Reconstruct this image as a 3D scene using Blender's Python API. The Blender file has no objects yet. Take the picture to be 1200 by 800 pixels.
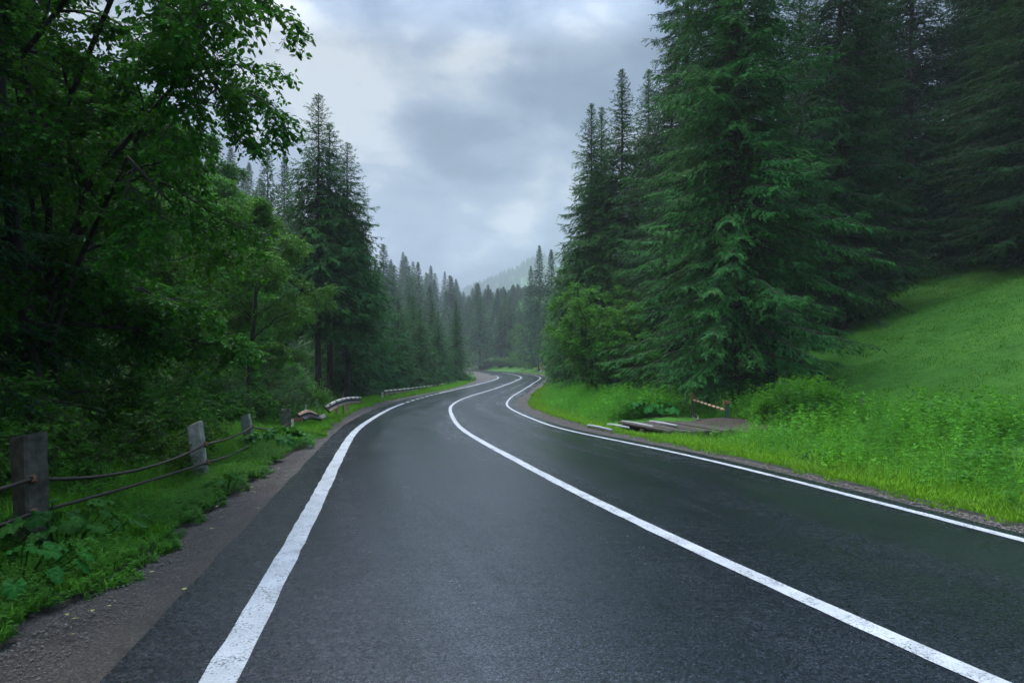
import bpy, math, random
import numpy as np
from mathutils import Vector
rad = math.radians
rng = np.random.default_rng(7)
random.seed(7)
sc = bpy.context.scene
COL = sc.collection

# ------------------------------------------------------------------ basic maths
F_PX, CX, HY, CAMH = 800.0, 600.0, 430.0, 1.6      # photo scale: focal, centre column, horizon row, camera height
ZR_Y = np.array([-80, 0, 12, 16, 22, 30, 38, 51, 70, 102, 150, 200, 260, 400, 700.])
ZR_Z = np.array([0.6, 0, -.02, -.12, -.32, -.47, -.57, -.56, -.48, -.2, .1, .36, .6, 1.5, 4.])
_yy = np.linspace(-80, 700, 7801)
_zz = np.interp(_yy, ZR_Y, ZR_Z)
_k = np.exp(-0.5 * (np.arange(-40, 41) / 16.0) ** 2); _k /= _k.sum()
_zz = np.convolve(np.pad(_zz, 40, mode='edge'), _k, 'valid')
def zr(Y): return np.interp(Y, _yy, _zz)
def on_road(px, py):
    Ys = np.concatenate([np.linspace(1.5, 60, 6000), np.linspace(60, 400, 8000)])
    d = CAMH - (py - HY) / F_PX * Ys - zr(Ys)
    i = int(np.argmax(d < 0)) if (d < 0).any() else len(Ys) - 1
    Y = Ys[i]
    return (px - CX) / F_PX * Y, Y
def line(pts, back_slope, tail):
    P = sorted([on_road(*p) for p in pts], key=lambda q: q[1])
    ys = [p[1] for p in P]; xs = [p[0] for p in P]
    for t in tail: xs.append(t[0]); ys.append(t[1])
    lo = np.linspace(math.log(1.5), math.log(420), 1500)
    x = np.interp(np.exp(lo), ys, xs)
    m = np.exp(lo) < ys[0]
    x[m] = xs[0] + (ys[0] - np.exp(lo)[m]) * back_slope
    Yg = np.exp(lo)
    def sm(x, sg, h):
        k = np.exp(-0.5 * (np.arange(-h, h+1) / sg) ** 2); k /= k.sum()
        xp = np.concatenate([x[0] - (x[1] - x[0]) * np.arange(h, 0, -1), x, x[-1] + (x[-1] - x[-2]) * np.arange(1, h+1)])
        return np.convolve(xp, k, 'valid')
    wn = np.clip((Yg-22)/18, 0, 1); wn = wn*wn*(3-2*wn)
    x = sm(x, 75., 220)*(1-wn) + sm(x, 20., 60)*wn
    near = [i for i, y in enumerate(ys) if y < 30]
    pc = np.polyfit([ys[i] for i in near], [xs[i] for i in near], 3, w=[1/(.6+ys[i]*.05) for i in near])
    wb = np.clip((Yg-12)/14, 0, 1); wb = wb*wb*(3-2*wb)
    x = np.polyval(pc, Yg)*(1-wb) + x*wb
    def f(Y):
        Y = np.asarray(Y, float)
        r = np.interp(Y, Yg, x)
        s0 = (np.interp(3.2, Yg, x)-np.interp(2.4, Yg, x))/.8
        return np.where(Y < 2.4, np.interp(2.4, Yg, x) + (Y - 2.4) * s0, r)
    return f
FAR = [(-19, 230), (-34, 255), (-60, 285), (-110, 320), (-160, 360)]
def far(dx): return [(a + dx, b) for a, b in FAR]
L_LINE = line([(258,800),(300,718),(330,655),(373,590),(407.5,517.5),(424.5,497.3),(439,486.5),(458,477.5),(471,472.8),
               (493,466),(512,461),(530,457),(548,453),(567,448.5),(584,444),(586,442),(577,438.6),(568,436)], 0.28, far(-1))
L_EDGE = line([(123,793),(173,733),(233,677),(280,627),(289,618),(326,578),(349,546.5),(371.5,529),(385,516),(399,502.7),
               (410,492),(420,485),(438,478.5),(457,472),(475,467),(493,463.7),(512,459.6),(530,455.8),(548,452),(567,447.6),
               (587,443),(584,441),(570,438),(559.5,435)], 0.22, far(-2))
L_GRAV = line([(0,753),(87,707),(133,670),(207,623),(273,578),(312,550),(354,524),(390,500),(406,485),(430,475),(457,468),
               (490,462.3),(530,454.8),(549,449.5),(557,445),(560,441),(556,437),(548,435)], 0.1, far(-5))
C_LINE = line([(1167,800),(1067,760),(967,712),(867,667),(800,634),(733,603),(667,572),(600,538),(567,519),(541,500),(530,490.5),
               (524.6,483.3),(526,477),(534,470.5),(545,465.5),(559.5,461.3),(578,456),(594,450),(609,444.5),(612.5,442),(608,440),(590,436.5)], 0.42, far(3))
R_LINE = line([(1330,668),(1200,632),(1067,600),(933,563),(833,539),(733,519),(667,505),(636.5,495),(614.5,488),(600,481.5),(593,475.5),
               (593.4,470.5),(600,464),(614.5,455.8),(623.7,449.4),(633,444.5),(634,441.8),(628,439.5),(600,436)], 0.5, far(7))
R_EDGE = line([(1330,659),(1200,624),(1067,593),(933,557),(833,534),(733,515),(667,501),(640,492.5),(622,486),(607,480),(601.5,473),
               (603,468.5),(612.7,463),(627,453),(638,445.7),(640,442),(634,439.3),(604,435.7)], 0.5, far(8))
def grav_w(Y): return np.interp(Y, [0, 8, 14, 20, 30, 40, 60, 100, 130, 200], [.42, .4, .5, .8, .8, .85, .7, 1.0, 1.6, .8])
def R_GRAV(Y): return R_EDGE(Y) + grav_w(Y)

# smooth value noise for the terrain
_N = rng.random((64, 64))
def vnoise(x, y):
    x = np.asarray(x, float); y = np.asarray(y, float)
    xi = np.floor(x).astype(int); yi = np.floor(y).astype(int)
    fx = x - xi; fy = y - yi; fx = fx*fx*(3-2*fx); fy = fy*fy*(3-2*fy)
    g = lambda a, b: _N[a % 64, b % 64]
    return (g(xi,yi)*(1-fx)+g(xi+1,yi)*fx)*(1-fy) + (g(xi,yi+1)*(1-fx)+g(xi+1,yi+1)*fx)*fy - .5
def sstep(a, b, x):
    t = np.clip((x-a)/(b-a), 0, 1); return t*t*(3-2*t)
def softmin(a, b, k=3.0): return -k*np.log(np.exp(-np.clip(a,-90,300)/k)+np.exp(-np.clip(b,-90,300)/k))
def softpos(a, k=0.8): return np.where(a > 12*k, a, k*np.log1p(np.exp(np.clip(a/k, -60, 12))))
def gz(X, Y):
    X = np.asarray(X, float); Y = np.asarray(Y, float)
    z = zr(Y)
    dl = L_GRAV(Y) - X; dr = X - R_GRAV(Y)
    inroad = (dl < 0) & (dr < 0)
    le = np.where(dl > 0, -.10*sstep(0, 1.2, dl) - .75*sstep(1.6, 5.0, dl) + .62*softpos(dl-9.5, 2.0), 0)
    dfoot = (X-13)*.9 + (Y-17.5)*.44
    h = .41*softpos(softmin(dfoot, dr-4.2), 1.2)
    ri = np.where(dr > 0, -.16*sstep(0, 1.5, dr)*(1-sstep(2.5, 4, dr)) + h*sstep(0, 2, dr), 0)
    le = 75*(1-np.exp(-np.maximum(le,0)/75)) + np.minimum(le, 0)
    ri = 60*(1-np.exp(-np.maximum(ri,0)/60)) + np.minimum(ri, 0)
    rough = sstep(.1, 2.5, np.maximum(dl, dr))
    z = z + le + ri + rough*(.22*vnoise(X*.55, Y*.55) + .10*vnoise(X*1.7+9, Y*1.7) + .7*vnoise(X*.09+3, Y*.09)*sstep(8, 25, np.maximum(dl, dr)))
    amp = np.clip(203+.42*X, 60, 228) + 40*vnoise(X*.010, Y*.006) + 12*vnoise(X*.03+5, Y*.02)
    ridge = amp*np.exp(-((Y-1500)/240.)**2) * sstep(650, 1250, Y)
    z = z*(1-sstep(420, 900, Y))
    z = z + ridge - np.where(inroad, .035, 0) - .012*(~inroad)*0
    return z
def gz1(x, y): return float(gz(np.array([x]), np.array([y]))[0])
def at_px(px, Y): return ((px-CX)/F_PX*Y, Y)
def zpx(py, Y): return CAMH - (py-HY)/F_PX*Y
def ground_px(px, py):
    Ys = np.linspace(2, 90, 6000); X = (px-CX)/F_PX*Ys
    d = CAMH - (py-HY)/F_PX*Ys - gz(X, Ys)
    i = int(np.argmax(d < 0)) if (d < 0).any() else len(Ys)-1
    return float(X[i]), float(Ys[i]), float(gz1(X[i], Ys[i]))

# ------------------------------------------------------------------ mesh helpers
def build(name, V, faces, mats, parent=None, tint=None, midx=None, smooth=False, uv=None):
    """faces: list of int arrays (n,3)/(n,4)."""
    V = np.asarray(V, np.float32)
    if isinstance(faces, np.ndarray): faces = [faces]
    faces = [np.asarray(f, np.int32) for f in faces if len(f)]
    me = bpy.data.meshes.new(name)
    me.vertices.add(len(V)); me.vertices.foreach_set('co', V.ravel())
    loops = np.concatenate([f.ravel() for f in faces])
    tot = np.concatenate([np.full(len(f), f.shape[1], np.int32) for f in faces])
    st = np.concatenate([[0], np.cumsum(tot)[:-1]]).astype(np.int32)
    me.loops.add(len(loops)); me.loops.foreach_set('vertex_index', loops)
    me.polygons.add(len(tot)); me.polygons.foreach_set('loop_start', st); me.polygons.foreach_set('loop_total', tot)
    if midx is not None: me.polygons.foreach_set('material_index', np.asarray(midx, np.int32))
    me.polygons.foreach_set('use_smooth', np.full(len(tot), bool(smooth)))
    if tint is not None:
        a = me.attributes.new('tint', 'FLOAT', 'POINT'); a.data.foreach_set('value', np.asarray(tint, np.float32))
    if uv is not None:
        u = me.uv_layers.new(name='UVMap'); u.data.foreach_set('uv', np.asarray(uv, np.float32)[loops].ravel())
    me.update(calc_edges=True); me.validate()
    for m in (mats if isinstance(mats, (list, tuple)) else [mats]): me.materials.append(m)
    o = bpy.data.objects.new(name, me); COL.objects.link(o)
    if parent is not None: o.parent = parent
    return o
def tag(o, label, cat, group=None, kind=None):
    o['label'] = label; o['category'] = cat
    if group: o['group'] = group
    if kind: o['kind'] = kind
    return o
def struct(o): o['kind'] = 'structure'; return o
def stuff(o, label, cat):
    o['kind'] = 'stuff'; o['label'] = label; o['category'] = cat; return o
def thing(name, label, cat, loc=(0,0,0), rz=0, group=None, scale=1):
    o = bpy.data.objects.new(name, None); COL.objects.link(o); o.empty_display_size = .3
    o.location = loc; o.rotation_euler = (0,0,rz); o.scale = (scale,)*3 if not hasattr(scale, '__len__') else scale
    return tag(o, label, cat, group)
def copy_thing(root, loc, rz, label, group=None, scale=1):
    r = root.copy(); COL.objects.link(r); r.location = loc; r.rotation_euler = (0,0,rz)
    r.scale = (scale,)*3 if not hasattr(scale, '__len__') else scale
    r['label'] = label
    if group: r['group'] = group
    elif 'group' in r.keys(): del r['group']
    for ch in root.children:
        c = ch.copy(); COL.objects.link(c); c.parent = r
    return r
class MB:
    """collects boxes / tubes into one mesh"""
    def __init__(s): s.V=[]; s.Q=[]; s.T=[]; s.n=0; s.mq=[]; s.mt=[]
    def add(s, V, Q=None, T=None, m=0):
        V = np.asarray(V, float); s.V.append(V)
        if Q is not None and len(Q): s.Q.append(np.asarray(Q)+s.n); s.mq += [m]*len(Q)
        if T is not None and len(T): s.T.append(np.asarray(T)+s.n); s.mt += [m]*len(T)
        s.n += len(V)
    def box(s, c, size, rz=0, tilt=(0,0), m=0, jitter=0, taper=1.0):
        x,y,z = [v/2 for v in size]
        P = np.array([[-x,-y,-z],[x,-y,-z],[x,y,-z],[-x,y,-z],[-x*taper,-y*taper,z],[x*taper,-y*taper,z],[x*taper,y*taper,z],[-x*taper,y*taper,z]])
        if jitter: P = P + rng.normal(0, jitter, P.shape)
        P = P @ rot(tilt[0], tilt[1], rz).T + np.asarray(c)
        s.add(P, [[0,3,2,1],[4,5,6,7],[0,1,5,4],[1,2,6,5],[2,3,7,6],[3,0,4,7]], m=m)
    def tube(s, P, r, n=8, m=0, cap=True):
        P = np.asarray(P, float); r = np.broadcast_to(np.asarray(r, float), (len(P),))
        V, Q = tubes(P[None], r[None], n)
        T = []
        if cap:
            k = len(P)
            V = np.concatenate([V, P[:1], P[-1:]]); a = len(V)-2
            T = [[a, (i+1)%n, i] for i in range(n)] + [[a+1, (k-1)*n+i, (k-1)*n+(i+1)%n] for i in range(n)]
        s.add(V, Q, T, m)
    def make(s, name, mats, parent=None, smooth=False):
        F=[]; mi=[]
        if s.Q: F.append(np.concatenate(s.Q)); mi += s.mq
        if s.T: F.append(np.concatenate(s.T)); mi += s.mt
        return build(name, np.concatenate(s.V), F, mats, parent, midx=mi, smooth=smooth)
def rot(ax, ay, az):
    cx,sx,cy,sy,cz,sz = math.cos(ax),math.sin(ax),math.cos(ay),math.sin(ay),math.cos(az),math.sin(az)
    return np.array([[cz,-sz,0],[sz,cz,0],[0,0,1]]) @ np.array([[cy,0,sy],[0,1,0],[-sy,0,cy]]) @ np.array([[1,0,0],[0,cx,-sx],[0,sx,cx]])
def nrm(a): return a/np.maximum(np.linalg.norm(a, axis=-1, keepdims=True), 1e-9)
def tubes(P, r, n):
    """P (m,k,3) polylines, r (m,k) radii -> verts, quads"""
    m,k,_ = P.shape
    d = nrm(np.gradient(P, axis=1))
    ref = np.where(np.abs(d[...,2:3]) > .9, np.array([1.,0,0]), np.array([0,0,1.]))
    a = nrm(np.cross(d, ref)); b = np.cross(d, a)
    ang = np.arange(n)*2*math.pi/n
    V = P[:,:,None,:] + r[:,:,None,None]*(np.cos(ang)[None,None,:,None]*a[:,:,None,:] + np.sin(ang)[None,None,:,None]*b[:,:,None,:])
    idx = np.arange(m*k*n).reshape(m,k,n)
    q = np.stack([idx[:,:-1,:], np.roll(idx,-1,2)[:,:-1,:], np.roll(idx,-1,2)[:,1:,:], idx[:,1:,:]], -1).reshape(-1,4)
    return V.reshape(-1,3), q
def expand(tV, tF, pos, d, up, sx, sy, tint):
    """place template (x side, y along, z normal) n times"""
    d = nrm(d); side = nrm(np.cross(d, up)); nn = np.cross(side, d)
    n = len(pos); m = len(tV)
    V = pos[:,None,:] + (tV[None,:,0,None]*sx[:,None,None])*side[:,None,:] + (tV[None,:,1,None]*sy[:,None,None])*d[:,None,:] + (tV[None,:,2,None]*sx[:,None,None])*nn[:,None,:]
    Fc = (tF[None]+ (np.arange(n)*m)[:,None,None]).reshape(-1, tF.shape[1])
    return V.reshape(-1,3), Fc, np.repeat(tint, m)
def rand_unit(n): return nrm(rng.normal(size=(n,3)))

# ------------------------------------------------------------------ materials
class NT:
    def __init__(s, name):
        s.mat = bpy.data.materials.new(name); s.mat.use_nodes = True; s.t = s.mat.node_tree; s.t.nodes.clear()
        s.out = s.t.nodes.new('ShaderNodeOutputMaterial')
    def n(s, typ, **kw):
        nd = s.t.nodes.new(typ)
        for k,v in kw.items():
            if k.startswith('i_'):
                key = k[2:]; key = int(key) if key.isdigit() else key.replace('_',' ')
                nd.inputs[key].default_value = v
            else: setattr(nd, k, v)
        return nd
    def l(s, a, b): s.t.links.new(a, b)
    def ramp(s, src, stops):
        r = s.n('ShaderNodeValToRGB'); e = r.color_ramp.elements
        while len(e) < len(stops): e.new(.5)
        for el,(p,c) in zip(e, stops): el.position = p; el.color = (*c,1) if len(c)==3 else c
        s.l(src, r.inputs[0]); return r.outputs[0]
    def noise(s, scale, detail=3, rough=.55, vec=None, dist=0):
        nd = s.n('ShaderNodeTexNoise'); nd.inputs['Scale'].default_value=scale; nd.inputs['Detail'].default_value=detail
        nd.inputs['Roughness'].default_value=rough; nd.inputs['Distortion'].default_value=dist
        if vec is not None: s.l(vec, nd.inputs['Vector'])
        return nd.outputs['Fac']
    def obj(s): return s.n('ShaderNodeTexCoord').outputs['Object']
    def geo(s): return s.n('ShaderNodeNewGeometry').outputs['Position']
    def mix(s, f, a, b, mode='MIX'):
        m = s.n('ShaderNodeMix', data_type='RGBA', blend_type=mode)
        for v,i in ((f,0),(a,6),(b,7)):
            if hasattr(v,'links'): s.l(v, m.inputs[i])
            else: m.inputs[i].default_value = v if i==0 else (*v,1)
        return m.outputs[2]
    def math(s, op, a, b=0):
        m = s.n('ShaderNodeMath', operation=op)
        for v,i in ((a,0),(b,1)):
            if hasattr(v,'links'): s.l(v, m.inputs[i])
            else: m.inputs[i].default_value = v
        return m.outputs[0]
    def bump(s, h, strength=.5, dist=.02):
        b = s.n('ShaderNodeBump'); b.inputs['Strength'].default_value=strength; b.inputs['Distance'].default_value=dist
        s.l(h, b.inputs['Height']); return b.outputs[0]
    def principled(s, col, rough=.6, spec=.4, metal=0, normal=None):
        p = s.n('ShaderNodeBsdfPrincipled')
        for v,k in ((col,'Base Color'),(rough,'Roughness'),(spec,'Specular IOR Level'),(metal,'Metallic')):
            if hasattr(v,'links'): s.l(v, p.inputs[k])
            else: p.inputs[k].default_value = (*v,1) if k=='Base Color' else v
        if normal is not None: s.l(normal, p.inputs['Normal'])
        return p.outputs[0]
    def done(s, sh): s.l(sh, s.out.inputs['Surface']); return s.mat
def foliage(name, dark, lite, trans=.3, rough=.5, spec=.2, patch=None, pscale=.6):
    t = NT(name)
    a = t.n('ShaderNodeAttribute', attribute_name='tint').outputs['Fac']
    c = t.ramp(a, [(0,dark),(1,lite)])
    oi = t.n('ShaderNodeObjectInfo').outputs['Random']
    hs = t.n('ShaderNodeHueSaturation'); t.l(c, hs.inputs['Color'])
    t.l(t.math('ADD', t.math('MULTIPLY', oi, .03), .485), hs.inputs['Hue'])
    t.l(t.math('ADD', t.math('MULTIPLY', oi, .3), .85), hs.inputs['Value'])
    c = hs.outputs[0]
    if patch is not None:
        n = t.noise(pscale, 3, .6, t.obj())
        c = t.mix(t.ramp(n, [(.5,(0,0,0)),(.68,(1,1,1))]), c, t.mix(.6, c, patch))
    p = t.principled(c, rough, spec)
    tr = t.n('ShaderNodeBsdfTranslucent'); t.l(t.mix(.35, c, (.10,.24,.01)), tr.inputs['Color'])
    m = t.n('ShaderNodeMixShader'); m.inputs[0].default_value = trans
    t.l(p, m.inputs[1]); t.l(tr.outputs[0], m.inputs[2])
    return t.done(m.outputs[0])
def simple(name, c1, c2, scale=6, rough=.7, spec=.3, bump=.3, bdist=.01, metal=0, stretch=None, stops=(.35,.65)):
    t = NT(name); v = t.obj()
    if stretch:
        mp = t.n('ShaderNodeMapping'); mp.inputs['Scale'].default_value = stretch; t.l(v, mp.inputs['Vector']); v = mp.outputs[0]
    n = t.noise(scale, 6, .65, v)
    c = t.ramp(n, [(stops[0],c1),(stops[1],c2)])
    n2 = t.noise(scale*5, 4, .6, v)
    return t.done(t.principled(c, rough, spec, metal, t.bump(n2, bump, bdist)))

SPRUCE = foliage('spruce_needles', (.010,.066,.015), (.062,.215,.040), .18, .6, .08, patch=(.06,.13,.03), pscale=.5)
SPRUCE_DEEP = foliage('deep_spruce_needles', (.006,.040,.014), (.026,.105,.028), .15, .6, .06)
SPRUCE_YOUNG = foliage('young_spruce_needles', (.014,.078,.020), (.058,.20,.040), .2, .6, .08)
LEAF_DARK = foliage('alder_leaves', (.018,.090,.010), (.062,.225,.016), .34, .55, .07, patch=(.09,.19,.02), pscale=.5)
LEAF_MID = foliage('hazel_leaves', (.040,.17,.014), (.135,.39,.026), .34, .45, .16, patch=(.12,.26,.04), pscale=.5)
LEAF_PALE = foliage('willow_leaves', (.06,.16,.045), (.14,.30,.08), .32, .5, .3)
WEED = foliage('herb_leaves', (.055,.19,.012), (.16,.42,.022), .35, .5, .12, patch=(.07,.24,.06), pscale=.8)
GRASSM = foliage('grass_blades', (.07,.20,.010), (.19,.40,.018), .35, .55, .1, patch=(.10,.19,.03), pscale=.7)
GRASS_SHADE = foliage('verge_grass_blades', (.055,.17,.009), (.16,.37,.02), .35, .55, .1, patch=(.05,.16,.03), pscale=1.1)
MEADOW = foliage('meadow_grass', (.04,.15,.006), (.09,.27,.012), .3, .55, .1, patch=(.10,.20,.03), pscale=.35)
LOWHERB = foliage('clover_leaves', (.04,.14,.014), (.11,.30,.03), .35, .55, .1)
BIGLEAF = foliage('big_soft_leaves', (.018,.095,.016), (.05,.19,.026), .3, .6, .07)
FLOWER = simple('white_petals', (.7,.7,.65), (.85,.85,.8), 30)
CONCRETE_DARK = simple('brown_stained_concrete', (.035,.031,.024), (.12,.105,.085), 7, .85, .25, .6, .014)
BARK = simple('spruce_bark', (.025,.02,.016), (.085,.072,.06), 9, .9, .2, .9, .03, stretch=(1,1,.25))
BARK_DARK = simple('wet_alder_bark', (.016,.014,.011), (.06,.052,.042), 8, .75, .3, .8, .02, stretch=(1,1,.3))
DEADWOOD = simple('dead_twigs', (.10,.09,.075), (.2,.18,.15), 9, .9, .2)
CONCRETE = simple('weathered_concrete', (.12,.11,.095), (.40,.38,.34), 7, .85, .3, .5, .012, stops=(.3,.62))
MOSSY = simple('mossy_dark_concrete', (.035,.04,.025), (.17,.165,.13), 9, .9, .2, .7, .02)
CABLE = simple('rusty_steel_cable', (.03,.024,.022), (.075,.05,.038), 30, .6, .4, .6, .004, metal=.3)
RUST = simple('orange_rust', (.11,.05,.026), (.27,.14,.075), 25, .8, .3, .5, .004)
RAILDARK = simple('dark_rail_paint', (.016,.014,.014), (.05,.04,.038), 18, .5, .5, .3, .004)
RAILWHITE = simple('dirty_white_rail_paint', (.38,.27,.19), (.74,.69,.6), 14, .6, .4, .3, .004, stops=(.25,.6))
RAILTAN = simple('faded_rusty_paint', (.34,.17,.09), (.62,.42,.28), 14, .7, .3, .3, .004)
GREENPAINT = simple('dark_green_paint', (.012,.05,.035), (.03,.085,.06), 20, .5, .5, .2, .003)
WOOD = simple('wet_rotten_planks', (.016,.012,.009), (.085,.066,.05), 5, .6, .4, .6, .015, stretch=(6,.5,6))
GREYWOOD = simple('bleached_grey_poles', (.18,.18,.18), (.46,.47,.48), 10, .6, .4, .4, .008, stretch=(8,1,8))
ORANGE = simple('orange_sign_face', (.75,.26,.02), (.85,.34,.03), 3, .5, .4, 0)
YELLOWISH = simple('pale_yellow_sign_face', (.62,.42,.18), (.7,.5,.24), 3, .5, .4, 0)
SIGNWHITE = simple('white_sign_face', (.62,.6,.6), (.75,.73,.74), 3, .5, .4, 0)
SIGNPINK = simple('faded_red_edge', (.55,.25,.22), (.62,.32,.28), 3, .5, .4, 0)
SIGNDARK = simple('dark_sign_symbol', (.10,.05,.02), (.16,.08,.03), 3, .5, .4, 0)
STEEL = simple('grey_steel_pole', (.2,.2,.21), (.35,.35,.36), 20, .5, .5, .1, .002)
FALLEN = simple('yellowed_fallen_leaf', (.18,.15,.05), (.42,.4,.14), 40, .6, .3, 0)
STONE = simple('shoulder_stones', (.05,.043,.036), (.20,.175,.15), 40, .8, .35, .4, .003)

def m_ground():
    t = NT('grass_soil'); g = t.geo()
    n1 = t.noise(.35, 5, .6, g); n2 = t.noise(3.2, 6, .65, g); n3 = t.noise(24, 4, .7, g)
    green = t.ramp(t.math('ADD', t.math('MULTIPLY', n1, .5), t.math('MULTIPLY', n2, .5)), [(.32,(.030,.100,.012)),(.5,(.050,.165,.015)),(.68,(.085,.205,.022))])
    soil = t.ramp(n2, [(.3,(.030,.024,.016)),(.7,(.075,.06,.042))])
    f = t.ramp(n3, [(.60,(0,0,0)),(.72,(1,1,1))])
    c = t.mix(t.math('MULTIPLY', f, .25), green, soil)
    # forest floor beyond the fence is bare litter
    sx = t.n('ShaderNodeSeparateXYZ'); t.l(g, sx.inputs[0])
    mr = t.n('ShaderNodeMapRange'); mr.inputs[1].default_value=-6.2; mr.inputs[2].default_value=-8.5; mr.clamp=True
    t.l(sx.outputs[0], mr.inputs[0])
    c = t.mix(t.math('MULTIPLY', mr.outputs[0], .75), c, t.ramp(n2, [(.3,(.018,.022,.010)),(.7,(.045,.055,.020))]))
    return t.done(t.principled(c, .85, .15, 0, t.bump(t.math('ADD', n3, t.math('MULTIPLY', n2, 2)), .9, .06)))
def m_dirt(name, c1, c2, c3):
    t = NT(name); g = t.geo()
    n1 = t.noise(1.3, 5, .65, g); n2 = t.noise(45, 4, .75, g)
    vo = t.n('ShaderNodeTexVoronoi'); vo.inputs['Scale'].default_value = 70; t.l(g, vo.inputs['Vector'])
    base = t.ramp(n1, [(.3,c1),(.7,c2)])
    c = t.mix(t.ramp(n2, [(.5,(0,0,0)),(.66,(1,1,1))]), base, c3)
    vs = t.n('ShaderNodeSeparateXYZ'); t.l(vo.outputs['Color'], vs.inputs[0])
    c = t.mix(.5, c, t.ramp(vs.outputs[0], [(0,(.3,.3,.3)),(1,(1.5,1.5,1.5))]), 'MULTIPLY')
    rough = t.ramp(n1, [(.35,(.45,)*3),(.6,(.85,)*3)])
    h = t.math('ADD', t.math('MULTIPLY', vo.outputs['Distance'], 1.0), n2)
    return t.done(t.principled(c, rough, .35, 0, t.bump(h, .9, .02)))
def m_asphalt(paint=False, name='wet_asphalt', seed=0.0):
    t = NT(name); g = t.geo()
    uv = t.n('ShaderNodeUVMap').outputs[0]
    mp = t.n('ShaderNodeMapping'); mp.inputs['Scale'].default_value=(1.0,.10,1); t.l(uv, mp.inputs['Vector'])
    streak = t.noise(1.1, 6, .68, mp.outputs[0])
    mp2 = t.n('ShaderNodeMapping'); mp2.inputs['Scale'].default_value=(1.0,5.0,1); t.l(uv, mp2.inputs['Vector'])
    cross = t.noise(2.2, 5, .7, mp2.outputs[0])
    patch = t.noise(.8, 5, .65, g)
    grain = t.noise(170, 3, .7, g)
    vo = t.n('ShaderNodeTexVoronoi'); vo.inputs['Scale'].default_value = 130; t.l(g, vo.inputs['Vector'])
    vs = t.n('ShaderNodeSeparateXYZ'); t.l(vo.outputs['Color'], vs.inputs[0])
    base = t.ramp(patch, [(.3,(.009,.011,.015)),(.7,(.016,.019,.024))])
    g2 = t.noise(48, 3, .8, g)
    base = t.mix(1.0, base, t.ramp(g2, [(.32,(.35,)*3),(.5,(.9,)*3),(.66,(2.3,)*3)]), 'MULTIPLY')
    c = t.mix(.8, base, t.ramp(vs.outputs[0], [(0,(.45,)*3),(.8,(1.2,)*3),(.96,(2.6,)*3)]), 'MULTIPLY')
    fine = t.noise(38, 4, .7, g)
    wet = t.math('ADD', t.math('MULTIPLY', streak, .3), t.math('ADD', t.math('MULTIPLY', cross, .3), t.math('MULTIPLY', fine, .4)))
    rough = t.ramp(wet, [(.36,(.12,)*3),(.5,(.21,)*3),(.64,(.36,)*3)])
    # polished, wetter wheel paths run along the lanes
    us = t.n('ShaderNodeSeparateXYZ'); t.l(uv, us.inputs[0])
    lat_ = t.math('ADD', us.outputs[0], t.math('MULTIPLY', t.math('SUBTRACT', streak, .5), 2.2))
    trk = None
    for c0, wd_ in ((-1.35, .75), (-2.45, .35), (1.0, .4), (2.3, .3)):
        d_ = t.math('DIVIDE', t.math('SUBTRACT', lat_, c0), wd_)
        e_ = t.math('POWER', 2.718, t.math('MULTIPLY', t.math('MULTIPLY', d_, d_), -1.0))
        trk = e_ if trk is None else t.math('MAXIMUM', trk, e_)
    trk = t.math('MULTIPLY', trk, t.ramp(t.math('ADD', t.math('MULTIPLY', cross, .6), t.math('MULTIPLY', fine, .4)), [(.40,(.25,)*3),(.58,(1,)*3)]))
    rough = t.math('MULTIPLY', rough, t.math('SUBTRACT', 1.12, t.math('MULTIPLY', trk, .55)))
    h = t.math('ADD', t.math('MULTIPLY', vo.outputs['Distance'], .8), t.math('MULTIPLY', grain, .6))
    h = t.math('ADD', h, t.math('MULTIPLY', t.noise(14, 4, .7, g), .8))
    h = t.math('ADD', h, t.math('MULTIPLY', cross, .7))
    h = t.math('ADD', h, t.math('MULTIPLY', g2, .9))
    nb = t.bump(h, .22, .008)
    gl = t.math('MULTIPLY', t.ramp(vs.outputs[1], [(0,(.16,)*3),(.7,(.7,)*3),(1,(1,)*3)]), t.ramp(g2, [(.34,(.35,)*3),(.62,(1,)*3)]))
    gl = t.math('MULTIPLY', gl, t.math('ADD', 1.25, t.math('MULTIPLY', trk, 1.5)))
    if not paint: return t.done(t.principled(c, rough, gl, 0, nb))
    w1 = t.noise(60, 5, .75, g); w2 = t.noise(5, 4, .6, g)
    wear = t.math('ADD', t.math('MULTIPLY', w1, .7), t.math('MULTIPLY', w2, .3))
    f = t.ramp(wear, [(.53,(0,0,0)),(.595,(1,1,1))])
    white = t.mix(.7, t.ramp(t.noise(3, 5, .6, g), [(.3,(.46,.47,.47)),(.7,(.66,.67,.68))]), t.ramp(w1, [(.3,(1,1,1)),(.62,(.6,.6,.6))]), 'MULTIPLY')
    return t.done(t.principled(t.mix(f, white, c), .5, .4, 0, nb))
GROUND = m_ground()
GRAVEL = m_dirt('brown_gravel', (.038,.031,.025), (.082,.068,.055), (.125,.108,.09))
DIRT = m_dirt('wet_brown_dirt', (.03,.021,.014), (.075,.052,.036), (.10,.075,.055))
ASPHALT = m_asphalt(); PAINT = m_asphalt(True, 'worn_white_road_paint')

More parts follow.
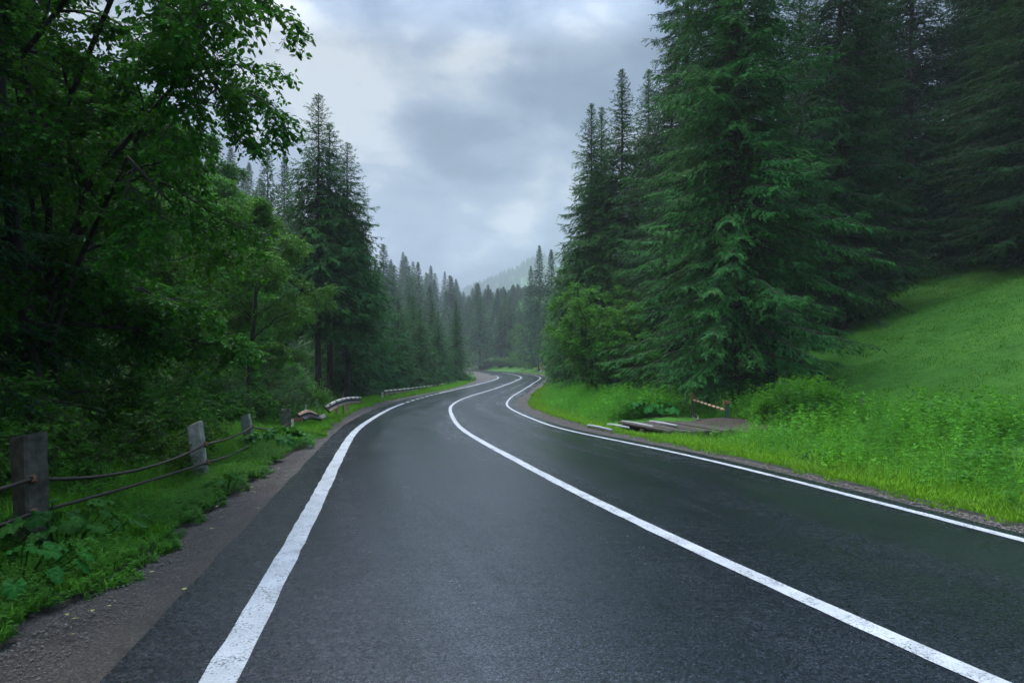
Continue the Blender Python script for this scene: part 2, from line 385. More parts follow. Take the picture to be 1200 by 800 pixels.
# ------------------------------------------------------------------ ground, road, shoulders
def axis(lo, hi, s0, growth):
    a=[0.0]
    while a[-1] < hi: a.append(a[-1]+s0+growth*abs(a[-1]))
    b=[0.0]
    while b[-1] > lo: b.append(b[-1]-s0-growth*abs(b[-1]))
    return np.array(b[::-1][:-1]+a)
gx = axis(-900, 900, .22, .024); gy = axis(-60, 1700, .22, .013)
GX, GY = np.meshgrid(gx, gy); nx, ny = len(gx), len(gy)
idx = np.arange(nx*ny).reshape(ny, nx)
Q = np.stack([idx[:-1,:-1], idx[:-1,1:], idx[1:,1:], idx[1:,:-1]], -1).reshape(-1,4)
gzz = gz(GX.ravel(), GY.ravel())
# keep the sheet below the road and shoulders, one cell beyond their edges too
near_road = (GX.ravel() > L_GRAV(GY.ravel())-.25-.02*np.abs(GX.ravel())) & (GX.ravel() < R_GRAV(GY.ravel())+.25+.02*np.abs(GX.ravel()))
gzz = np.where(near_road, np.minimum(gzz, zr(GY.ravel())-.13), gzz)
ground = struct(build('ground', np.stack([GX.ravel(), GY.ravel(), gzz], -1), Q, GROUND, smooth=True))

RY = np.concatenate([np.arange(-40, 40, .25), np.exp(np.linspace(math.log(40), math.log(380), 420))])
arc = np.concatenate([[0], np.cumsum(np.hypot(np.diff(RY), np.diff(C_LINE(RY))))])
def strip(name, fl, fr, mat, dz, ncol, edge=0, keep=None, zfun=None):
    xl, xr = fl(RY), fr(RY)
    fr_ = np.linspace(0,1,ncol)
    X = xl[:,None]*(1-fr_)+xr[:,None]*fr_; Y = np.repeat(RY[:,None], ncol, 1)
    Z = zr(Y)+dz if zfun is None else zfun(X, Y, fr_[None,:])
    uv = np.stack([X-C_LINE(RY)[:,None], np.repeat(arc[:,None], ncol, 1)], -1)
    if edge:
        X = np.concatenate([X[:,:1]-.02, X, X[:,-1:]+.02],1); Y = np.concatenate([Y[:,:1],Y,Y[:,-1:]],1); Z = np.concatenate([Z[:,:1]-edge,Z,Z[:,-1:]-edge],1)
        uv = np.concatenate([uv[:,:1],uv,uv[:,-1:]],1)
    r,c = X.shape; id_ = np.arange(r*c).reshape(r,c)
    q = np.stack([id_[:-1,:-1], id_[:-1,1:], id_[1:,1:], id_[1:,:-1]], -1)
    if keep is not None: q = q[keep[:-1]]
    return struct(build(name, np.stack([X,Y,Z],-1).reshape(-1,3), q.reshape(-1,4), mat, smooth=not edge, uv=uv.reshape(-1,2)))
def wav(f, amp, sc_, ph):
    return lambda Y: f(Y) + amp*(vnoise(np.asarray(Y)*sc_+ph, ph*3.1+0*np.asarray(Y)))*2
road = strip('road', wav(L_EDGE,.025,2.2,3), wav(R_EDGE,.02,2.2,8), ASPHALT, 0, 26, edge=.07)
def shoulder_z(side):
    def f(X, Y, u):
        w = np.abs(u - (1 if side < 0 else 0))       # 0 at the asphalt, 1 at the grass
        return zr(Y) - .022 - .02*np.sin(np.clip(w,0,1)*math.pi) + .02*vnoise(X*5, Y*5)*(w > 0.02) - .035*w
    return f
strip('gravel_shoulder', lambda Y: L_GRAV(Y)-.3, lambda Y: L_EDGE(Y)+.05, GRAVEL, 0, 12, zfun=shoulder_z(-1))
strip('gravel_shoulder', lambda Y: R_EDGE(Y)-.05, lambda Y: R_GRAV(Y)+.25, GRAVEL, 0, 8, zfun=shoulder_z(1))
def centred(f, w):
    sl = np.gradient(f(RY), RY); k = np.sqrt(1+np.clip(sl,-3,3)**2)
    return (lambda Y: f(Y)-np.interp(Y, RY, k)*w/2), (lambda Y: f(Y)+np.interp(Y, RY, k)*w/2)
dash = ~((RY > 41) & (RY < 56) & (np.floor(arc/1.0)%2 == 0))
a,b = centred(L_LINE, .185); strip('edge_line_marking', wav(a,.011,11,1), wav(b,.011,11,2), PAINT, .004, 3, keep=dash & (RY < 128))
a,b = centred(C_LINE, .155); strip('centre_line_marking', wav(a,.011,11,4), wav(b,.011,11,5), PAINT, .004, 3, keep=RY < 168)
a,b = centred(R_LINE, .12); strip('edge_line_marking', wav(a,.011,11,6), wav(b,.011,11,7), PAINT, .004, 3, keep=RY < 155)

# ------------------------------------------------------------------ tree generators
def frond_template(seg):
    ys = np.linspace(0,1,seg+1); V=[[0,y,0] for y in ys]; T=[]
    for k in range(seg):
        w = .30*(1-.55*ys[k])
        for s in (-1,1):
            V.append([s*w, ys[k]+.75/seg, -.10]); a=len(V)-1
            T.append([k, a, k+1] if s<0 else [k, k+1, a])
    return np.array(V,float), np.array(T)
FT = {s: frond_template(s) for s in (1,2,3,4)}
def spruce(seed, H, R, base=.03, per_m=16, lat=.13, sub=.17, fl=.30, seg=4, power=.85, droop=.42, weep=.6, shape_noise=.22, wood=True, fw=1.0, inner=.12, fan=1.0, tp=1.0):
    """returns (V,F,tint) of foliage and (V,Q) of trunk + limbs"""
    g = np.random.default_rng(seed)
    hb = H*base; n = int((H-hb)*per_m)
    t = (np.arange(n)+.5)/n; t = t**tp
    h = hb + t*(H-hb-.15) + g.normal(0,.06,n)
    az = np.arange(n)*2.399963 + g.normal(0,.35,n)
    lobes = 1+.10*np.sin(az*3+h*.9+seed)+.08*np.sin(az*5-h*1.7)
    L = R*np.power(np.clip(1-t,0,1), power)*lobes*(1+g.normal(0,shape_noise,n)).clip(.45,1.3) + .06
    L *= np.where(t < .08, .55+.45*t/.08, 1)
    K=9; s = np.linspace(0,1,K)
    a = np.interp(t,[0,.35,.75,1],[.0,.07,.35,1.1]) + g.normal(0,.10,n)
    b = np.interp(t,[0,.35,.75,1],[droop*.8,droop*1.1,droop*.9,.25])
    rr = L[:,None]*s; zz = L[:,None]*(a[:,None]*s - b[:,None]*s**2*1.2 + b[:,None]*.55*s**4)
    wob = np.cumsum(g.normal(0,.05,(n,K)),1)
    A = az[:,None]+wob*.5
    P = np.stack([rr*np.cos(A), rr*np.sin(A), h[:,None]+zz], -1)
    # laterals
    nl = np.maximum(3,(L/lat).astype(int)); bi = np.repeat(np.arange(n), nl)
    m = len(bi); sp = inner+(1-inner)*g.random(m)**.75
    side = np.where(g.random(m)<.5,-1,1)
    def ev(bi, sp):
        x = sp*(K-1); i = np.minimum(x.astype(int),K-2); f=(x-i)[:,None]
        return P[bi,i]*(1-f)+P[bi,i+1]*f, nrm(P[bi,i+1]-P[bi,i])
    o, tg = ev(bi, sp)
    up = np.array([0,0,1.]); sd = nrm(np.cross(tg, up))*side[:,None]
    ll = fan*(.16+.34*(1-sp))*np.minimum(L[bi], 3.2)*(.6+.6*g.random(m)) + .08
    ld = nrm(tg*(.75+.35*g.random(m))[:,None] + sd*(.85)*(.6+.5*g.random(m))[:,None] + up*g.normal(0,.12,m)[:,None])
    ns = np.maximum(2,(ll/sub).astype(int)); li = np.repeat(np.arange(m), ns); q=len(li)
    u = g.random(q)
    pos = o[li] + ld[li]*(ll[li]*u)[:,None] - up*((weep*.9)*(ll[li]*u)**2*.9)[:,None]
    fs = np.where(g.random(q)<.5,-1,1)
    perp = nrm(np.cross(ld[li], up))*fs[:,None]
    fd = nrm(ld[li]*(.9+.4*g.random(q))[:,None] + perp*(.2+.7*g.random(q))[:,None] - up*(weep*(.35+.9*g.random(q)))[:,None] + g.normal(0,.14,(q,3)))
    fs_ = fl*(.55+.75*g.random(q))*np.clip(.6+ll[li]*.5,.6,1.15)*(.62+.38*np.clip((1-t[bi[li]])*3.2,0,1))
    btint = g.normal(0,.16,n)
    tint = np.clip(g.normal(.40,.16,q)+btint[bi[li]]+.3*(u>.8)*(g.random(q)<.4),0,1)
    # tips and a leader
    o2, t2 = P[:,-1], nrm(P[:,-1]-P[:,-2])
    pos = np.concatenate([pos,o2-t2*.05]); fd = np.concatenate([fd,t2+g.normal(0,.1,(n,3))]); fs_ = np.concatenate([fs_, fl*1.1*(.4+.6*np.clip((1-t)*3.2,0,1))]); tint=np.concatenate([tint,np.full(n,.7)])
    # short sprays close to the stem, so the stem stays hidden
    kk=int((H-hb)*(105 if per_m > 25 else 55)*(.19/fl)**.5); th=g.random(kk)**1.15; ht=hb+.04*H*0+th*(H-hb-.1); ag=g.random(kk)*6.283
    r_in=.5*g.random(kk)*np.maximum(R*np.power(1-th,power),.02)+.05*(1-th)
    pos=np.concatenate([pos,np.stack([r_in*np.cos(ag),r_in*np.sin(ag),ht],-1)])
    fd=np.concatenate([fd,np.stack([np.cos(ag),np.sin(ag),g.normal(-.15,.35,kk)+.6*(th>.8)],-1)]); fs_=np.concatenate([fs_,fl*1.35*(.35+.65*np.clip((1-th)*3,0,1))]); tint=np.concatenate([tint,np.clip(g.normal(.38,.18,kk),0,1)])
    k=14; zt = H-.1-np.linspace(0,1.6,k)*min(1,H/12)
    aa = np.arange(k)*2.4; pos = np.concatenate([pos, np.stack([0*zt,0*zt,zt],-1)])
    fd = np.concatenate([fd, np.stack([np.cos(aa)*.6,np.sin(aa)*.6,1.0+0*aa],-1)]); fs_=np.concatenate([fs_,fl*(.35+.45*np.linspace(0,1,k))]); tint=np.concatenate([tint,np.full(k,.5)])
    upv = np.tile(up,(len(pos),1)) + g.normal(0,.28,(len(pos),3))
    tV,tF = FT[seg]
    fol = expand(tV,tF,pos,fd,upv,fs_*fw,fs_,tint)
    # trunk + limbs
    zt = np.linspace(-.4,H,14); r0 = .009*H+.04
    tp = np.stack([.02*np.sin(zt*.7+seed),.02*np.cos(zt*.9),zt],-1)
    V,Qd = tubes(tp[None], (r0*np.clip(1-zt/H,.03,1)**.85*(1+.5*np.exp(-(zt+.4)*2)))[None], 10)
    if wood:
        V2,Q2 = tubes(P[:,::2], (.006+.011*L[:,None]*(1-s[::2]))*np.ones((n,1)), 3)
        Qd = np.concatenate([Qd,Q2+len(V)]); V = np.concatenate([V,V2])
    return fol, (V,Qd)

def sub_branches(g, P, R, per, length, spread, s0=.2, K=5, upb=.15, grav=.25, flat=.0, lenfall=.5, cap=9.):
    """children of polylines P (n,k,3)"""
    n,k,_ = P.shape; bi = np.repeat(np.arange(n), per); m=len(bi)
    sp = s0+(1-s0)*((np.tile(np.arange(per),n)+g.random(m))/per)
    x = sp*(k-1); i = np.minimum(x.astype(int),k-2); f=(x-i)[:,None]
    o = P[bi,i]*(1-f)+P[bi,i+1]*f; tg = nrm(P[bi,i+1]-P[bi,i])
    rd = nrm(np.cross(tg, nrm(g.normal(size=(m,3)))))
    rd[:,2] *= (1-flat)
    d = nrm(tg*(.6+.4*g.random(m))[:,None] + rd*spread + np.array([0,0,upb]))
    plen = np.linalg.norm(np.diff(P,axis=1),axis=2).sum(1)[bi]
    l = (length*plen if length>0 else -length)*(1-lenfall*sp)*(.65+.7*g.random(m))
    l = np.minimum(l, cap*(.7+.3*g.random(m)))
    s = np.linspace(0,1,K)
    wob = np.cumsum(g.normal(0,.07,(m,K,3)),1)*np.linspace(0,1,K)[None,:,None]
    C = o[:,None]+ l[:,None,None]*(d[:,None]*s[None,:,None]+wob - np.array([0,0,1.])*(grav*s**2)[None,:,None])
    r = np.maximum(R[bi]*(1-.6*sp)*.55,.0025)
    return C, r
LEAF_V = np.array([[0,0,0],[-.30,.36,.05],[.30,.36,.05],[0,.5,-.03],[-.17,.76,.02],[.17,.76,.02],[0,1,-.10]])
LEAF_T = np.array([[0,3,1],[0,2,3],[1,3,4],[3,2,5],[4,3,6],[3,5,6]])
LEAF2_V = np.array([[0,0,0],[-.32,.45,.06],[.32,.45,.06],[0,1,-.08]]); LEAF2_T = np.array([[0,3,1],[0,2,3]])
def leaves_on(g, P, per, size, hang=.25, jit=.5, simple_leaf=False, narrow=1.0):
    n,k,_=P.shape; bi=np.repeat(np.arange(n),per); m=len(bi); sp=.15+.85*g.random(m)
    x=sp*(k-1); i=np.minimum(x.astype(int),k-2); f=(x-i)[:,None]
    o=P[bi,i]*(1-f)+P[bi,i+1]*f; tg=nrm(P[bi,i+1]-P[bi,i])
    sd=nrm(np.cross(tg,np.array([0,0,1.])))*np.where(g.random(m)<.5,-1,1)[:,None]
    d=nrm(tg*.5+sd*.9+g.normal(0,.35,(m,3))-np.array([0,0,hang]))
    up=np.array([0,0,1.])+g.normal(0,jit,(m,3))
    sy=size*(.55+.7*g.random(m)); tint=np.clip(g.normal(.42,.22,m)+.35*(g.random(m)<.08),0,1)
    o=o+d*.15*size
    return expand(*( (LEAF2_V,LEAF2_T) if simple_leaf else (LEAF_V,LEAF_T)),o,d,up,sy*narrow,sy,tint)
def broadleaf(seed, H, spread, tr=.14, lean=(0,0), limbs=15, crown0=.28, leaf=.085, per=(8,7,6,9), extra=None, stems=None, flat=.35, elev=(.15,1.0), simple_leaf=False, narrow=1.0, up_limb=.12, dome=1.0):
    g=np.random.default_rng(seed); K=10; s=np.linspace(0,1,K)
    W=[]
    if stems:
        az=np.arange(stems)*2.4+g.normal(0,.3,stems); inc=(.10+.75*g.random(stems)**.8)*min(1.25,2.2*spread/H)
        d=np.stack([np.cos(az)*np.sin(inc),np.sin(az)*np.sin(inc),np.cos(inc)],-1)
        rad0=.25*spread*g.random(stems)
        o=np.stack([np.cos(az)*rad0,np.sin(az)*rad0,0*az-.1],-1)
        ln=np.minimum(H/np.maximum(d[:,2],.35), H*1.15)*(.7+.3*g.random(stems))
        ln=np.minimum(ln, np.sqrt((H*d[:,2])**2+0*ln)+spread*np.sqrt(1-d[:,2]**2))
        L=o[:,None]+ln[:,None,None]*(d[:,None]*s[None,:,None]+np.cumsum(g.normal(0,.02,(stems,K,3)),1)-np.array([0,0,1.])*(.12*s**2)[None,:,None])
        Lr=np.full(stems,tr)
    else:
        wob=np.cumsum(g.normal(0,.012*H,(K,2)),0)*s[:,None]
        T=np.stack([lean[0]*s**1.1*H+wob[:,0],lean[1]*s**1.1*H+wob[:,1],s*H*.93-.3],-1)
        W.append((T[None],(tr*(1-.88*s)+.35*tr*np.exp(-s*14))[None],9))
        n=limbs; sp=crown0+(1-crown0)*((np.arange(n)+.6*g.random(n))/n)
        x=np.minimum(sp,.999)*(K-1); i=x.astype(int); f=(x-i)[:,None]; o=T[i]*(1-f)+T[i+1]*f
        az=np.arange(n)*2.4+g.normal(0,.4,n); rel=(sp-crown0)/(1-crown0)
        el=np.interp(rel,[0,1],elev)+g.normal(0,.15,n)
        d=np.stack([np.cos(az)*np.cos(el),np.sin(az)*np.cos(el),np.sin(el)],-1)
        ln=spread*np.interp(rel,[0,.35,.8,1],[.85,1.0,.72*dome,.42*dome])*(.75+.5*g.random(n))
        L=o[:,None]+ln[:,None,None]*(d[:,None]*s[None,:,None]+np.cumsum(g.normal(0,.035,(n,K,3)),1)*s[None,:,None]+np.array([0,0,1.])*(up_limb*s-.28*s**2)[None,:,None])
        Lr=tr*.42*np.interp(sp,[0,1],[1,.4])
    if extra is not None:
        for pts in extra:
            pts=np.asarray(pts,float); tt=np.linspace(0,len(pts)-1,K); ii=np.minimum(tt.astype(int),len(pts)-2); ff=(tt-ii)[:,None]
            L=np.concatenate([L,(pts[ii]*(1-ff)+pts[ii+1]*ff)[None]]); Lr=np.append(Lr,tr*.38)
    W.append((L,Lr[:,None]*(1-.85*s)[None],6))
    B,Br=sub_branches(g,L,Lr,per[0],.42,.85,.22,6,.12,.22,flat,.5,.42*spread if not stems else .4*spread+.15); W.append((B,Br[:,None]*np.linspace(1,.3,6)[None],4))
    C,Cr=sub_branches(g,B,Br,per[1],.48,.9,.15,5,.08,.25,flat,.35); W.append((C,Cr[:,None]*np.linspace(1,.35,5)[None],3))
    D,Dr=sub_branches(g,C,Cr,per[2],-.34,.9,.1,4,.02,.35,flat,.2); W.append((D,np.full((len(D),4),.0022),3))
    allL=np.concatenate([C.reshape(-1,5,3)]) 
    f1=leaves_on(g,D,per[3],leaf,simple_leaf=simple_leaf,narrow=narrow)
    f2=leaves_on(g,C,4,leaf,simple_leaf=simple_leaf,narrow=narrow)
    V=np.concatenate([f1[0],f2[0]]); F=np.concatenate([f1[1],f2[1]+len(f1[0])]); tn=np.concatenate([f1[2],f2[2]])
    VV=[];QQ=[];c=0
    for P,r,nn in W:
        v,q=tubes(P,r,nn); VV.append(v); QQ.append(q+c); c+=len(v)
    return (V,F,tn),(np.concatenate(VV),np.concatenate(QQ))
def tree(name, gen, leafmat, barkmat, label, cat, loc, rz=0, group=None, scale=1):
    fol,wood=gen
    r=thing(name,label,cat,loc,rz,group,scale)
    build('trunk',wood[0],wood[1],barkmat,r,smooth=True)
    build('crown',fol[0],fol[1],leafmat,r,tint=fol[2])
    return r
def bush(name, gen, leafmat, barkmat, label, cat, loc, rz=0, group=None, scale=1):
    fol,wood=gen
    r=thing(name,label,cat,loc,rz,group,scale)
    build('stems',wood[0],wood[1],barkmat,r,smooth=True)
    build('foliage',fol[0],fol[1],leafmat,r,tint=fol[2])
    return r
def gp(px, Y, dz=-.05):
    x,y=at_px(px,Y); return (x,y,gz1(x,y)+dz)
def gxy(x,y,dz=-.05): return (x,y,gz1(x,y)+dz)

# ------------------------------------------------------------------ right-hand spruces
big = tree('spruce_tree', spruce(11,26,4.7,base=.02,per_m=30,lat=.07,sub=.095,fl=.17,seg=3,power=.80,droop=.42,weep=.7,inner=.12,shape_noise=.26,fan=.68), SPRUCE, BARK,
           'huge bright spruce with boughs sweeping the ground behind the striped barrier','tree',gp(864,29),.4,None,(1.0,1.0,1.14))
sec = tree('spruce_tree', spruce(12,25,4.9,base=.03,per_m=26,lat=.085,sub=.12,fl=.20,seg=3,power=.78,droop=.38,weep=.65,inner=.12,shape_noise=.26,fan=.7), SPRUCE_DEEP, BARK,
           'broad dark spruce at the meadow edge, right of the huge bright spruce','tree',gp(985,37),1.9,None,(.86,.86,1.15))
spire = tree('spruce_tree', spruce(13,22,3.5,base=.04,per_m=28,lat=.11,sub=.15,fl=.27,seg=3,power=.80,droop=.5,weep=.75,fan=.95,tp=.72,shape_noise=.3), SPRUCE, BARK,
           'tall pointed spruce whose tip stands leftmost of the spires right of the road','tree',gp(693,50),.3,None,.96)
copy_thing(spire,gp(729,49),2.2,'slender tall spruce with its tip between the leftmost spire and the dark giant',None,1.03)
copy_thing(spire,gp(705,56),4.0,'thin spruce tip showing just behind the leftmost spire',None,1.04)
copy_thing(sec,gp(806,40),.9,'towering dark spruce cut by the top edge, left of the huge bright spruce',None,(.85,.85,1.2))
copy_thing(sec,gp(850,46),2.9,'dark spruce filling the gap behind the huge bright spruce',None,(.9,.9,1.15))
copy_thing(spire,gp(662,66),5.0,'mid sized spruce half hidden behind the light green hazel bush',None,.62)
copy_thing(spire,gp(760,58),1.0,'dark spruce standing behind the slender tall one',None,1.15)
FG='dark spruces of the forest above the meadow'
for i,(x,y,s,rz) in enumerate([(27.2,34.5,1.0,.2),(26,44.5,1.05,1.5),(29.5,39,1.1,2.6),(30.5,35,1.05,3.3),(21.5,51,1.1,4.4),(26,50,1.15,5.1),
                               (31,45,1.1,.9),(36,41,1.1,2.0),(16.5,55,1.05,3.0),(21,57,1.1,4.0),(29,56,1.15,5.5),(37,52,1.2,1.2),(33,30.5,1.0,.1),(40,34,1.1,2.2),(14,60,1.1,.7),(45,44,1.2,1.1)]):
    copy_thing(sec,gxy(x,y),rz,'dark spruce in the shaded forest edge above the meadow',FG,s)
# ------------------------------------------------------------------ left-hand tall spruces
def add_dead(gen,seed,h0,h1,n,L):
    g=np.random.default_rng(seed); h=np.linspace(h0,h1,n)+g.normal(0,.1,n); az=g.uniform(-1.2,1.2,n)+np.where(g.random(n)<.25,math.pi,0)
    s=np.linspace(0,1,5); l=L*(.5+.6*g.random(n))
    P=np.stack([l[:,None]*s*np.cos(az)[:,None],l[:,None]*s*np.sin(az)[:,None],h[:,None]-l[:,None]*(.05*s+.28*s**2)],-1)
    v,q=tubes(P,np.repeat((.016*(1-.8*s))[None],n,0),4); (V,Q)=gen[1]
    return gen[0],(np.concatenate([V,v]),np.concatenate([Q,q+len(V)]))
lt = tree('spruce_tree', add_dead(spruce(21,19.6,3.0,base=.27,per_m=24,tp=.78,lat=.12,sub=.16,fl=.28,seg=3,power=.72,droop=.5,weep=.75,shape_noise=.3),5,1.2,6,26,2.0), SPRUCE, BARK,
          'tallest spruce left of the road with a long bare lower trunk','tree',gp(373,42),.2)
copy_thing(lt,gp(386,43.5),2.7,'bare trunked spruce right beside the tallest one on the left',None,(.95,.95,.93))
copy_thing(lt,gp(407,44),4.4,'spruce with the second highest tip left of the road',None,(.9,.9,.86))
def gyo(px,Y):
    x,y=at_px(px,Y); x-=1.7; return (x,y,gz1(x,y)-.05)
young = tree('young_spruce', spruce(31,9.5,2.5,base=.03,per_m=26,lat=.14,sub=.18,fl=.28,seg=3,power=.78,droop=.40,weep=.6), SPRUCE_YOUNG, BARK,
          'low bushy spruce behind the middle of the long guardrail','tree',gyo(488,64),.3)
for px,Y,s,rz,lab in [(428,50,(1.25,1.25,1.5),1.0,'bushy spruce stepping down right of the tall spruce pair'),
                   (447,56,(1.2,1.2,1.38),2.0,'rounded spruce above the near end of the long guardrail'),
                   (466,60,(1.1,1.1,1.15),3.1,'spruce behind the first posts of the long guardrail'),
                   (511,73,(1.0,1.0,.9),4.4,'short wide spruce behind the far half of the long guardrail'),
                   (530,82,(1.0,1.0,.88),5.2,'small spruce second from the far end of the guardrail row'),
                   (549,93,(.9,.9,1.12),.6,'pointed small spruce ending the row where the road turns left'),
                   (418,54,(1.3,1.3,1.62),.1,'broad spruce hidden partly by the second highest left tip'),
                   (437,62,(1.2,1.2,1.55),5.9,'dark spruce in the second rank above the guardrail'),
                   (500,84,(1.1,1.1,1.15),3.9,'spruce in the second rank above the far guardrail posts'),
                   (520,97,(1.1,1.1,1.2),1.4,'spruce behind the short wide one of the guardrail row')]:
    copy_thing(young,gyo(px,Y),rz,lab,None,(s[0]*.95,s[1]*.95,s[2]*1.06))
# ------------------------------------------------------------------ far spruces (individuals)
farA = tree('spruce_tree', spruce(41,22,3.3,base=.06,per_m=15,tp=.8,lat=.34,sub=.40,fl=.55,seg=2,power=.8,droop=.42,weep=.5,wood=False,fw=1.15), SPRUCE, BARK,
            'dark spruce rising on the misty slope left of the road','tree',gxy(-34,95),.0,'spruces on the misty slope left of the road')
farB = tree('spruce_tree', spruce(42,26,3.3,base=.05,per_m=14,tp=.8,lat=.38,sub=.42,fl=.58,seg=2,power=.85,droop=.5,weep=.6,wood=False,fw=1.15), SPRUCE_DEEP, BARK,
            'dark spruce rising on the misty slope left of the road','tree',gxy(-40,120),.7,'spruces on the misty slope left of the road')
g = np.random.default_rng(5)
placed=[(-34,95),(-40,120)]
def top_row(px): return np.interp(px,[200,320,345,430,440,475,500,527,560,590,615,650],[90,172,185,262,275,292,300,320,330,338,343,342])
def fit_height(X,Y,full,g,drop):
    px=CX+X/Y*F_PX; top=top_row(px)
    if Y<190: top=max(top, float(np.interp(px,[405,430,460,490,515,560,575,610],[235,275,322,352,366,372,300,300])))
    z=zpx(top+drop*g.random()**1.3,Y)-gz1(X,Y)
    return float(np.clip(z/full,.30,1.4))
def try_place(x,y,dmin):
    for a,b in placed[-400:]:
        if (a-x)**2+(b-y)**2 < dmin*dmin: return False
    placed.append((x,y)); return True
cnt=0
for k in range(6000):
    if cnt>=105: break
    Y=58+260*g.random()**1.25; dl=8.5+60*g.random()**1.5
    if Y<110: dl+=5
    X=float(L_GRAV(Y))-dl
    if X/Y < -.62: continue
    px=CX+X/Y*F_PX
    if not try_place(X,Y,4.3): continue
    src=farA if g.random()<.55 else farB; H=fit_height(X,Y,22 if src is farA else 26,g,55)
    copy_thing(src,gxy(X,Y),g.random()*6.28,'dark spruce rising on the misty slope left of the road','spruces on the misty slope left of the road',((.40+.80*H)*g.uniform(.95,1.3),)*2+(H,)); cnt+=1
cnt=0
VG='hazy spruces closing the valley at the end of the road'
for k in range(6000):
    if cnt>=128: break
    Y=225+215*g.random()**.85; px=g.uniform(446,672); X=(px-CX)/F_PX*Y
    if X < float(R_GRAV(Y))+3: continue
    if not try_place(X,Y,4.2): continue
    src=farA if g.random()<.5 else farB; H=fit_height(X,Y,22 if src is farA else 26,g,50)
    copy_thing(src,gxy(X,Y),g.random()*6.28,'hazy blue spruce closing the valley where the road ends',VG,((.45+.8*H)*g.uniform(1.0,1.35),)*2+(H,)); cnt+=1
cnt=0
for k in range(4000):
    if cnt>=34: break
    Y=g.uniform(228,400); px=g.uniform(582,628); X=(px-CX)/F_PX*Y
    if X < float(R_GRAV(Y))+3 or not try_place(X,Y,3.4): continue
    src=farA if g.random()<.5 else farB; H=fit_height(X,Y,22 if src is farA else 26,g,45)
    copy_thing(src,gxy(X,Y),g.random()*6.28,'hazy blue spruce closing the valley where the road ends',VG,((.45+.8*H)*g.uniform(1.0,1.3),)*2+(H,)); cnt+=1
for px,Y,H,lab in [(632,176,1.24,'dark spruce rising behind the orange road sign, its tip lowest on the right'),(622,195,1.12,'slim hazy spruce left of the one behind the road sign'),
                   (646,150,1.05,'spruce tucked above the road sign between taller trees')]:
    copy_thing(farB,gp(px,Y),Y,lab,None,(H,H,H))
for i,(px,Y,H) in enumerate([(668,88,.72),(684,96,.8),(655,110,.8),(672,120,.9),(700,80,.8),(662,140,1.0)]):
    copy_thing(farA,gp(px,Y),Y,'dark spruce in the wood right of the far bend','spruces in the wood right of the far bend',H)

# far ridges: a wood nobody could count
def far_wood(name,label,n,xr,yr,seed):
    g=np.random.default_rng(seed); X=g.uniform(*xr,n); Y=g.uniform(*yr,n); Z=gz(X,Y)
    sv,sF=[],[]
    k=7; ang=np.arange(k)*2*math.pi/k
    V=[];F=[]
    tiers=[(0,.16),(.3,.13),(.55,.09),(.75,.055)]
    for z0,r in tiers:
        b=len(V)
        for a in ang: V.append([math.cos(a)*r*(1+.2*math.sin(a*3+z0*9)),math.sin(a)*r,z0+.02*math.cos(a*2)])
        V.append([0,0,min(1,z0+.42)])
        F+= [[b+i,b+(i+1)%k,b+k] for i in range(k)]
    V=np.array(V); F=np.array(F); h=g.uniform(14,25,n)
    rot_=g.random(n)*6.28
    c,s=np.cos(rot_),np.sin(rot_)
    P=np.stack([V[None,:,0]*c[:,None]-V[None,:,1]*s[:,None],V[None,:,0]*s[:,None]+V[None,:,1]*c[:,None],np.repeat(V[None,:,2],n,0)],-1)*h[:,None,None]
    P[...,:2]*=1.0
    P+=np.stack([X,Y,Z-.5],-1)[:,None]
    FF=(F[None]+(np.arange(n)*len(V))[:,None,None]).reshape(-1,3)
    return stuff(build(name,P.reshape(-1,3),FF,SPRUCE_DEEP,tint=np.repeat(np.clip(g.normal(.4,.2,n),0,1),len(V))),label,'forest')
far_wood('distant_forest','faint spruce forest on the ridge lost in mist at the valley end',4200,(-260,400),(1080,1520),3)
far_wood('hillside_forest','hazy spruce forest covering the slopes behind the nearer trees',1500,(-150,-60),(120,430),4)

# ------------------------------------------------------------------ left-hand broadleaf trees
x0,y0=-7.9,11.6
bz=gz1(x0,y0)
def rel(px,py,Y): return (at_px(px,Y)[0]-x0, Y-y0, zpx(py,Y)-bz)
ext=[[(0,.0,3.2),(1.2,-.8,5.2),rel(235,60,9.6),rel(262,110,9.0)],
     [(0,0,4.0),(.9,-1.2,5.8),rel(175,-110,8.7),rel(226,-80,8.2)],
     [(0,0,3.8),(1.5,-.3,5.6),rel(220,10,10.0),rel(245,40,9.4)],
     [(0,0,2.6),(1.0,-.8,3.9),rel(150,180,9.6),rel(195,230,9.4)],
     [(0,0,5.0),(.6,-1.4,7.0),rel(120,-60,8.6),rel(230,20,8.2)]]
tree('alder_tree', broadleaf(51,12.5,2.9,.17,(-.05,-.06),limbs=22,crown0=.27,leaf=.088,per=(9,8,8,10),extra=ext,flat=.45), LEAF_DARK, BARK_DARK,
     'nearest leafy tree whose boughs overhang the top left of the road','tree',(x0,y0,bz-.05))
tree('alder_tree', broadleaf(52,9.5,2.6,.11,(-.10,-.02),limbs=16,crown0=.22,leaf=.09,per=(8,7,6,8),flat=.45), LEAF_DARK, BARK_DARK,
     'thinner dark leafy tree leaning left beside the overhanging one','tree',gxy(-8.6,13.2))
dA=tree('alder_tree', broadleaf(53,9.6,2.9,.13,(.06,-.03),limbs=18,crown0=.25,leaf=.085,per=(8,7,7,8),flat=.45), LEAF_DARK, BARK_DARK,
     'dark leafy tree with low spreading limbs behind the second fence post','tree',gxy(-11.2,17.4))
dB=tree('hazel_tree', broadleaf(54,9.4,2.7,.12,(.03,.0),limbs=20,crown0=.24,leaf=.085,per=(8,7,7,8),flat=.4), LEAF_MID, BARK_DARK,
     'lighter green leafy tree left of the tall spruce pair','tree',gxy(-9.9,25.5))
